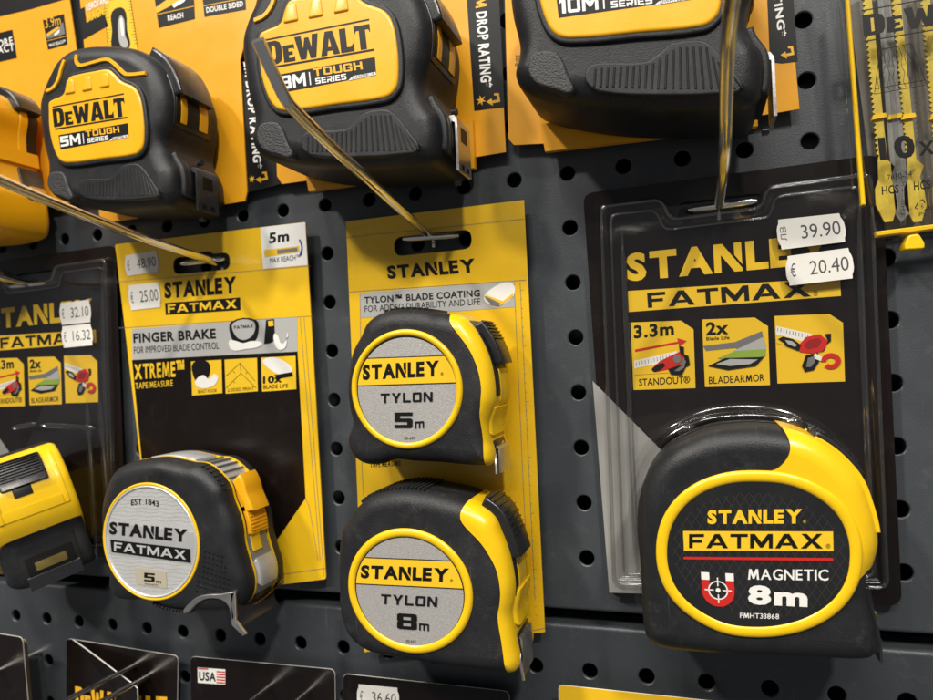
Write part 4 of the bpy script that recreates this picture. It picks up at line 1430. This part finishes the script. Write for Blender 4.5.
# ---- the amber sided tape at the upper left edge, seen from its flank
D, DB = 58, 10
xr = at(49, 150, 10)[0]
o = [(xr - 78, 8), (xr - 70, 2), (xr - 40, 0), (xr - 8, 0), (xr, 4), (xr, 22), (xr - 4, 30), (xr - 7, 42), (xr - 8, 58), (xr - 6, 70), (xr - 12, 80), (xr - 26, 85), (xr - 50, 85), (xr - 70, 74), (xr - 80, 50)]
o = [(x, z - 3) for x, z in o]
out = ccw(spline(o, 6))
base = (xr - 40, -3)
at_ = empty('tape_measure', (base[0], -34, base[1]), 'amber sided tape cut off by the left edge near the top', 'tape measure')
loft(MB(), out, rl(DB, D, 5, 8, 6)).build('case', M['yellow2'], at_, 40)


def zq(px_, py_, d):
    return at(px_, py_, d)[1]


def aq(n, z0, z1, h, d0, d1, m, r=.6):
    return band(n, out, (xr, z0), (xr - 3, z1), h, d0, d1, m, at_, 2, r)


za, zb_ = zq(30, 72, 20), zq(35, 112, 20)
aq('slot', zq(40, 150, 16), zb_ + 2, .6, 11.5, 18, M['blackink'])
aq('blade', zq(30, 150, 20), zb_ + 1, .8, 18, 23, M['yellow2'])
band('lock_button', out, (xr - 4, zb_), (xr - 14, za), 4.5, 10.5, 26, M['blackp'], at_, 2, 1.4)
band('top_pad', out, (xr - 16, 80), (xr - 60, 80), .9, 14, 46, M['rubber_s'], at_, 2, .8)
aq('mouth_guard', zq(35, 200, 18), zq(35, 168, 18), .9, 11, 25, M['blackp'])
aq('chin', zq(40, 166, 16), zq(40, 152, 16), 1.6, 11, 50, M['yellow2'], 1.4)
aq('end_hook', zq(35, 198, 18), zq(35, 188, 18), 2.2, 13, 22, M['brass'], .3)


# ---- amber cards behind the top row
def burst(c, s):
    return [(c[0] + s * (1.6 if k % 2 else .6) * math.cos(k * math.pi / 6 + .2), c[1] + s * (1.6 if k % 2 else .6) * math.sin(k * math.pi / 6 + .2)) for k in range(12)]


def turn_arrow(x, y, s, d):
    return pts([(x, y + 3 * s), (x + 5 * s, y - .5 * s), (x + 5.5 * s, y + 1.8 * s), (x + 11 * s, y + .6 * s), (x + 10 * s, y - 3.6 * s), (x + 7.5 * s, y - 3.4 * s), (x + 7.5 * s, y - 5.6 * s), (x + 12.4 * s, y - 6 * s), (x + 13.8 * s, y + 2.8 * s), (x + 6 * s, y + 4.5 * s), (x + 6.6 * s, y + 7 * s)], d)


D = 5.5
dd = D + .12
c1 = empty('packaging_card', (at(20, 208, D)[0], -D, at(20, 208, D)[1]), 'amber card at the upper left corner with a black header and 3.9 m panel', 'packaging card')
card = hang_card('card', pts([(-110, -30), (64, -62), (69.5, 0), (78, 60), (92, 200), (-90, 224)], D), D - .8, D, M['ocard'], c1)
decal('black_header', pts([(-105, 46), (0, 16.5), (30, 9.5), (69.8, -2), (66, -50), (-108, -22)], dd), dd, M['blackink'], card)
ic = decal('feature_icon', pts([(42.8, 20), (63.8, 14), (67.5, 44.3), (48, 49.8)], dd), dd, M['blackink'], card)
text('3.9m', (45.5, 28.5), (61, 24.5), (44.3, 19), dd + .1, M['oink'], ic, bold=0)
decal('icon_picture', pts([(46, 37), (60, 26), (63, 22), (65, 34), (48, 39)], dd + .1), dd + .1, M['midink'], ic)
decal('icon_picture', pts([(46.5, 34), (57, 27), (60, 28), (47, 37)], dd + .2), dd + .2, M['oink'], ic)
decal('icon_picture', pts([(54, 34), (60, 29), (59, 33), (55, 36)], dd + .2), dd + .2, M['white'], ic)
decal('icon_picture', strokes(pts([(47, 41), (67, 36)], dd + .1), .3), dd + .1, M['oink'], ic)
text('MAX REACH™', (49.5, 47), (65.5, 42.8), (49, 44), dd + .1, M['white'], ic, bold=.02)
bx_ = decal('feature_icon', pts([(-40, 42), (12.3, 29.8), (17, 58), (-36, 70)], dd), dd, M['blackink'], card)
text('MORE', (-8, 49.5), (13, 43.8), (-9, 42.5), dd + .1, M['white'], bx_, bold=.02)
text('COMPACT', (-24, 58.5), (14.5, 50.5), (-25, 51.5), dd + .1, M['white'], bx_, bold=.02)

c2 = empty('packaging_card', (at(180, 212, D)[0], -D, at(180, 212, D)[1]), 'amber card behind the smallest black tape, with a printed ruler and REACH panel', 'packaging card')
card = hang_card('card', pts([(76, -60), (262, -92), (257, 0), (240, 60), (247, 192), (245, 201), (120, 221), (100, 222), (80, 0)], D), D - .8, D, M['ocard'], c2)
sd = hang_card('side_panel', pts([(238.7, 75.5), (290, 66), (300, 178), (270.5, 186.8), (247.5, 192.5)], D - .9), D - 1.7, D - .95, M['blackink'], c2)
text('2M DROP RATING*', (243.5, 62), (254, 169), (251.5, 61), D - .8, M['white'], sd, bold=.035)
decals('drop_symbol', [turn_arrow(255.5, 177, .9, D - .8), burst(at(252, 179, D - .8), 1.3)], D - .8, M['oink'], sd)
decal('black_stripe', pts([(80.5, 9), (84.5, 7), (86.5, 23), (104, 12), (108, 26), (84, 39.5), (83, 39)], dd), dd, M['blackink'], card)
text('REMOVABLE', (86.8, 11.5), (109, 2), (86, 4.5), dd + .1, M['white'], card, bold=.03)
text('MAGNET', (88, 22), (110, 12.5), (87, 13.5), dd + .1, M['yink'], card, bold=.03)
rp_ = decal('ruler_picture', pts([(104, 3), (130, -4), (138, 51), (109, 60)], dd), dd, M['yink'], card)
decals('ruler_marks', [strokes(pts([(104.5 + k * .3, 6 + k * 3), (107 + k * .3 + (1.5 if k % 4 == 0 else 0), 5.4 + k * 3)], dd + .1), .15) for k in range(16)] +
       [strokes(pts([(130.5 + k * .43, -2 + k * 3), (128 + k * .43 - (1.5 if k % 4 == 0 else 0), -1.4 + k * 3)], dd + .1), .15) for k in range(16)] + [strokes(pts([(130, -4), (138, 51)], dd + .1), .25), strokes(pts([(104, 3), (109, 60)], dd + .1), .25)], dd + .1, M['blackink'], rp_)
decal('hook_picture', spline(pts([(112, 12), (124, 9), (127, 30), (129, 48), (113, 50), (112, 30)], dd + .1), 4), dd + .1, M['blackink'], rp_)
decal('hook_picture', spline(pts([(120, 16), (124, 20), (125, 35), (128, 46), (121, 46), (118, 30)], dd + .2), 4), dd + .2, M['greyink'], rp_)
decal('hook_picture', spline(pts([(121, 18), (123, 24), (124, 36), (122, 36), (120.5, 26)], dd + .3), 4), dd + .3, M['white'], rp_)
ic = decal('feature_icon', pts([(153, -12), (193, -20), (195, 19), (158.8, 28)], dd), dd, M['blackink'], card)
decal('icon_picture', pts([(155, 8), (175, -6), (190, -12), (193, -6), (186, -2), (157, 13)], dd + .1), dd + .1, M['oink'], ic)
decal('icon_picture', pts([(172, 5), (180, 0), (190, -6), (184, 2), (174, 8)], dd + .2), dd + .2, M['white'], ic)
decal('icon_picture', strokes(pts([(157.3, 14.5), (194, 6.3)], dd + .1), .4), dd + .1, M['oink'], ic)
text('REACH', (168, 21), (183.5, 17.8), (167.5, 15.5), dd + .1, M['white'], ic, bold=.03)
ic = decal('feature_icon', pts([(201, -16), (243.5, -26), (246, 9.6), (204.5, 17)], dd), dd, M['blackink'], card)
decal('icon_picture', strokes(pts([(203.6, 6), (245.6, -2)], dd + .1), .4), dd + .1, M['oink'], ic)
text('DOUBLE SIDED', (206.5, 13), (243.3, 6.3), (206, 7.6), dd + .1, M['white'], ic, bold=.03)

c3 = empty('packaging_card', (at(390, 180, D)[0], -D, at(390, 180, D)[1]), 'amber card behind the 8M tape, its drop rating strip at the right', 'packaging card')
card = hang_card('card', pts([(270, -80), (500, -115), (498.7, 0), (505.8, 152), (470, 158), (282, 184), (277, 176)], D), D - .8, D, M['ocard'], c3)
sp_ = decal('side_strip', pts([(466, -12), (498, -18), (504.6, 107), (474.2, 111)], dd), dd, M['blackink'], card)
text('2M', (474.6, -10), (475.6, 8.5), (486, -11.5), dd + .1, M['oink'], sp_, bold=.03)
text('DROP RATING*', (475.9, 12.5), (481, 88), (486.8, 11), dd + .1, M['white'], sp_, bold=.035)
decals('drop_symbol', [turn_arrow(486.5, 99, 1, dd + .1), burst(at(481, 100.5, dd + .1), 1.6)], dd + .1, M['oink'], sp_)
loft(MB(), pts([(308.6, 191.5), (474.5, 168), (472.5, 120), (300, 145)], D + 3.4), [(0, D + .3), (0, D + 3.4)]).build('bottom_fold', M['ocard'], c3, 0)

c4 = empty('packaging_card', (at(650, 140, D)[0], -D, at(650, 140, D)[1]), 'amber card behind the 10M tape at the top edge', 'packaging card')
card = hang_card('card', pts([(502, -110), (776, -150), (799.5, 109), (757, 116), (545, 143.5), (514, 145), (508.5, 139)], D), D - .8, D, M['ocard'], c4)
sp_ = decal('side_strip', pts([(766, -30), (791, -34), (797.8, 61.5), (781.8, 63.5), (770, 62)], dd), dd, M['blackink'], card)
text('DROP RATING*', (765, -70), (778.3, 38), (773, -72), dd + .1, M['white'], sp_, bold=.035)
decal('drop_symbol', turn_arrow(780.5, 52, 1, dd + .1), dd + .1, M['oink'], sp_)
text('6-02', (514.8, 66), (515.8, 55), (519.5, 66), dd, M['blackink'], card, bold=.0)
loft(MB(), pts([(545, 151.5), (758, 126), (756.5, 100), (540, 124)], D + 3.4), [(0, D + .3), (0, D + 3.4)]).build('bottom_fold', M['ocard'], c4, 0)


# ---- clear case of saw blades in the upper right corner
D = 17
bc = empty('blade_case', (at(920, 240, D)[0], -10, at(920, 240, D)[1]), 'clear hanging case of saw blades in the upper right corner', 'blade case')
cs = pts([(828, -60), (1045, -100), (1062, 215), (876, 240)], D)
back = prism('backing', pts([(842, -60), (1045, -96), (1058, 216), (880, 236)], 5), 2, 3.2, mat('smoky_plastic', (.17, .155, .13), .4, 0, 0, 900, .25, 30), bc)
loft(MB(), roundpoly(cs, 2), [(0, 3.4), (.1, 6), (.4, D - 1), (1.2, D)], cap0=False).build('clear_shell', M['clear'], bc, 40)
tube_mesh(MB(), [X3(838, -20, 8), X3(850.5, 155, 8), X3(853, 190, 8)], .45, 8).build('clear_edge', M['clear2'], bc, 60)
loft(MB(), pts([(844.5, -20), (848.5, -20), (866, 205), (861.5, 205)], 15), [(0, 12.6), (0, 14.6), (.4, 15)]).build('side_bar', M['yellow'], bc, 40)
loft(MB(), pts([(876, 231.5), (1040, 211), (1041, 216), (877, 236.5)], 14), [(0, 10), (0, 13.6), (.4, 14)]).build('bottom_bar', M['yellow'], bc, 40)
prism('hang_tab', roundpoly(pts([(909, 235), (919, 233.5), (925, 243), (925, 248.5), (905, 250), (905, 244)], 16), .8), 8, 16, M['yellow'], bc, .4, .6)
for k, xx in enumerate((884, 915, 947)):
    tube_mesh(MB(), [X3(xx, -30, 13), X3(xx + 10, 110, 13), X3(xx + 19, 226, 13)], 1.0, 10).build('clear_rib', M['clear2'], bc, 60)
dd = D + .1
text('DEWALT', (863.8, 36.8), (1012, 14), (862, 15.5), dd, M['blackink'], bc, 'slab', gap=.05)
decals('printed_lines', [strokes(pts(l, dd), .45) for l in ([(861.5, 11), (1006, -15)], [(864, 41.6), (1012, 17)])], dd, M['blackink'], bc)
tr_ = [(880, 49.7), (912, 43.7), (926.7, 84.8), (874.4, 94.2), (880, 49.7)]
mk = [strokes(pts(tr_, dd), .35), strokes(pts([(875, 89), (925.5, 80)], dd), .25)]
for k in range(9):
    a_ = k / 9
    l = []
    for j in range(9):
        b_ = j / 8
        x0, y0 = 880.5 + (912 - 880) * a_, 49.5 - 6 * a_
        x1, y1 = 876 + 50 * a_, 92 - 9 * a_
        w_ = math.sin(j * 1.9 + k * 2.1) * 1.3
        l.append((x0 + (x1 - x0) * b_ + w_ + 1.5, y0 + (y1 - y0) * b_))
    mk.append(strokes(pts(l, dd), .16))
decals('wood_symbol', mk, dd, M['blackink'], bc)
text('10', (880, 160.3), (916, 157.5), (877.5, 138), dd, M['blackink'], bc, bold=.045)
text('x', (919, 156), (935, 154), (918, 135), dd, M['blackink'], bc, bold=.01)
text('7410-34', (887.5, 180.5), (912, 176.5), (887, 175), dd, M['blackink'], bc, bold=0)
text('HCS', (882, 195), (899, 193), (881.5, 186.5), dd, M['blackink'], bc, bold=.02)
text('HCS', (914, 190.8), (930.5, 188.5), (913.5, 182), dd, M['blackink'], bc, bold=.02)
decals('recycling_symbol', [strokes(pts(l, dd), .4) for l in ([(918, 209), (915, 208), (918, 203)], [(920, 201), (922.5, 199.5), (925, 203)], [(928, 205), (930.5, 209), (924, 210)])], dd, M['blackink'], bc)
text('6', (921, 208.5), (923.5, 208.2), (921, 204), dd, M['blackink'], bc, bold=0)
text('PS', (919, 216.5), (926, 215.8), (919, 212.8), dd, M['blackink'], bc, bold=0)
for v in range(2):
    text('T-HSS', (905.5 + v * .3, 216 - v * 24), (904.5 + v * .3, 200 - v * 24), (901.8 + v * .3, 216.3 - v * 24), dd, M['blackink'], bc, bold=0)


mat('blade_grey', (.22, .22, .21), .45, .2, .1, 700, .15, 90)
mat('blade_yellow', (.55, .40, .03), .5, 0, .2, 500, .2, 120)


def saw_blade(x, grey, label, gx=0):
    """a jigsaw blade standing in the case; x is its photo pixel at the top, drawn on the plane 9 mm out"""
    top, bot = at(x, -20, 9), at(x + 22, 222, 9)
    ln = top[1] - bot[1]
    t = empty('saw_blade', (bot[0], -9, bot[1]), label, 'saw blade', 'saw blades in the clear case')
    m = bpy.data.materials['blade_grey'] if grey else bpy.data.materials['blade_yellow']

    def P(u_, v_):
        return (bot[0] + u_ + (top[0] - bot[0]) * v_ / ln, bot[1] + v_)
    L = []
    n = 34
    for k in range(n):
        v_ = 26 + (ln - 26) * k / n
        L += [P(-1.0, v_), P(-2.1, v_ + .9)]
    body = [P(-1.2, 0), P(-3.6, 7), P(-3.4, 13), P(-1.8, 17), P(-1.6, 24)] + L + [P(1.2, ln), P(1.6, 24), P(3.8, 21), P(2.2, 17), P(3.2, 12), P(3.6, 6), P(1.5, 0)]
    if grey:
        body = [P(-1, 0), P(-2.6, 3), P(-2.8, 30), P(-2, ln), P(2, ln), P(2.4, 30), P(2, 3)]
    loft(MB(), body, [(0, 8.2), (0, 9.3)]).build('blade', m, t, 0)
    loft(MB(), [P(-2.6, ln * .42), P(2.6, ln * .42 + .4), P(2.2, ln * .42 + 2), P(-2, ln * .42 + 1.8)], [(0, 8), (0, 10.4)]).build('clip', M['yellow'], t, 40)
    return t


saw_blade(866, False, 'yellow saw blade nearest the left side bar of the clear case')
saw_blade(882, True, 'grey steel saw blade between two yellow blades in the clear case')
saw_blade(895, False, 'yellow saw blade second from the left side bar of the clear case')
saw_blade(924, False, 'yellow saw blade cut off by the right edge in the clear case')

# ================================================================== LOWER ROW
ed = M['paper']


def low_card(name_label, outline, D, m, cat='packaging card', r=2.5, group=None, th=.7, slots=()):
    P = pts(outline, D)
    zc = min(p[1] for p in P)
    t = empty('packaging_card', (sum(p[0] for p in P) / len(P), -D, zc), name_label, cat, group)
    rr = roundpoly(P, r, 6)
    me = loft(MB(), rr, [(0, D - th), (0, D)]).mesh()
    c = link('card', me, m, t, 0)
    loft(MB(), offset(ccw(rr), .12), [(0, D - th * .75), (0, D - th * .25)]).build('card_edge', ed, c, 0)
    return t, c


# folded stack at the far left
D = 24
b1, c = low_card('folded dark brown card in the lower left corner', [(-60, 624), (22, 637.5), (33, 760), (-60, 760)], D, M['bcard'], r=3)
for k in range(4):
    loft(MB(), offset(ccw(roundpoly(pts([(-60, 626), (23.5 + k * .9, 638.5 + k * .3), (34 + k, 760), (-60, 760)], D - 2 - k * 1.6), 3, 6)), 0), [(0, D - 2.4 - k * 1.6), (0, D - 1.8 - k * 1.6)]).build('folded_layer', mat('kraft_card', (.33, .24, .12), .8) if k == 0 else bpy.data.materials['kraft_card'], b1, 0)
text('DEWALT', (-55, 735), (24, 745), (-56, 712), D + .1, M['oink'], c, 'slab', gap=.05)
# bent twin cards
D = 7
b2, c = low_card('dark card with amber lettering behind its folded front corner, lower left', [(66.6, 638.5), (177.8, 656), (176, 760), (66, 760)], D, M['bcard'], r=3)
text('DEWALT', (95, 722), (168, 727), (94, 693), D + .12, M['oink'], c, 'slab', gap=.05)
# curled front flap
f = [(66.8, 640, 7.6), (73, 639.4, 8), (88, 650, 10.5), (104, 662, 13.5), (121, 675, 16), (133, 683.5, 17.2), (137.5, 688, 17.4), (139, 720, 15), (139, 760, 12), (66, 760, 7.6)]
v = []
for th_ in (0, .6):
    for px_, py_, d in f:
        x, z = at(px_, py_, d)
        v.append((x, -(d - th_), z))
n = len(f)
fc = [tuple(range(n)), tuple(range(2 * n - 1, n - 1, -1))] + [(k, k + n, (k + 1) % n + n, (k + 1) % n) for k in range(n)]
mb = MB().add(v, fc)
fl_ = mb.build('bent_flap', M['bcard'], b2, 0)
tube_mesh(MB(), [X3(px_, py_, d + .05) for px_, py_, d in f[1:8]], .3, 6).build('flap_edge', ed, fl_, 0)
text('DEWALT', (76, 712), (132, 722), (75, 686), 12.6, M['oink'], fl_, 'slab', gap=.05)
# the card with the flag sticker
D = 6
b3, c = low_card('dark card with a small USA flag sticker on the lower panel', [(190.5, 656.5), (334.5, 669.5), (336, 760), (192, 760)], D, M['bcard'], r=3)
st = decal('flag_sticker', pts([(197.5, 667.3), (225.3, 669.3), (225.3, 684.6), (197.8, 682.6)], D + .15), D + .15, M['white'], c)
decals('flag_stripes', [pts([(216.5, 670.6 + k * 2.7 + .3), (225, 671.2 + k * 2.7 + .3), (225, 672.5 + k * 2.7 + .3), (216.5, 671.9 + k * 2.7 + .3)], D + .25) for k in range(5)] +
       [pts([(198, 667.7), (208, 668.4), (208, 669.6), (198, 668.9)], D + .25)], D + .25, M['red'], st)
text('USA', (199, 680.3), (215.8, 681.3), (199, 671.5), D + .25, M['blackink'], st, bold=.03)
b4, c = low_card('dark card with a white price sticker at the bottom edge', [(343, 673.8), (509, 691.5), (511, 770), (343, 770)], D, M['bcard'], r=3)
price_tag([(357, 684), (399, 688), (399, 711), (357, 707)], D + .3, '€', '36.60', c, 'white price sticker reading 36.60')
b5, c = low_card('bright yellow card peeking up at the bottom edge', [(558.5, 685), (720, 702), (722, 770), (560, 770)], 10, M['ycard'], r=2)
# sheet corner lying in front of the flag card
for label, (px_, py_), d0, ln, rise in (('upper prong of the twin hook through the bent card', (136, 664.5), 6, 95, 4), ('lower prong of the twin hook through the bent card', (149, 675.5), 6, 95, 4),
                                        ('left prong through the dark card with the flag sticker', (271, 685.5), 5, 80, 3), ('right prong through the dark card with the flag sticker', (310, 690), 5, 80, 3),
                                        ('short chrome prong through the folded brown card in the corner', (9, 666), 20, 45, 1)):
    x, z = at(px_, py_, d0)
    price_hook([(x, 2, z), (x, -d0, z), (x, -d0 - ln / 2, z + rise / 2), (x, -d0 - ln, z + rise)], 1.45, None, None, label, 'prongs of the lower row')

# ================================================================== LIGHT
w = bpy.data.worlds.new('World')
SC.world = w
w.use_nodes = True
w.node_tree.nodes['Background'].inputs[0].default_value = (.96, .97, 1, 1)
w.node_tree.nodes['Background'].inputs[1].default_value = .15


def lamp(name, loc, tgt, power, size, col=(1, .94, .84), size_y=None):
    l = bpy.data.lights.new(name, 'AREA')
    l.energy = power
    l.size = size
    l.color = col
    if size_y:
        l.shape = 'RECTANGLE'
        l.size_y = size_y
    else:
        l.shape = 'DISK'
    o = bpy.data.objects.new(name, l)
    COL.objects.link(o)
    o.location = loc
    o.rotation_euler = (Vector(tgt) - Vector(loc)).to_track_quat('-Z', 'Y').to_euler()
    return o


lamp('shop_spotlight', (-1.5, -1.9, 2.0), (-.15, 0, -.08), 58, .24)
lamp('shop_spotlight', (1.1, -2.1, 2.2), (-.15, 0, -.08), 66, .24)
lamp('shop_spotlight', (-.9, -1.1, 2.9), (-.2, 0, -.1), 34, .2)
lamp('ceiling_panel', (-.2, -2.8, 2.4), (-.2, 0, -.1), 62, 1.6, (1, .97, .92), .35)
lamp('ceiling_panel', (-.2, -.9, 2.6), (-.2, -.3, -.1), 12, 1.6, (1, .97, .92), .3)
SC.view_settings.view_transform = 'Standard'
SC.view_settings.look = 'None'
SC.view_settings.exposure = 0
SC.view_settings.gamma = 1
SC.render.engine = 'CYCLES'
SC.cycles.max_bounces = 8
SC.cycles.transparent_max_bounces = 16
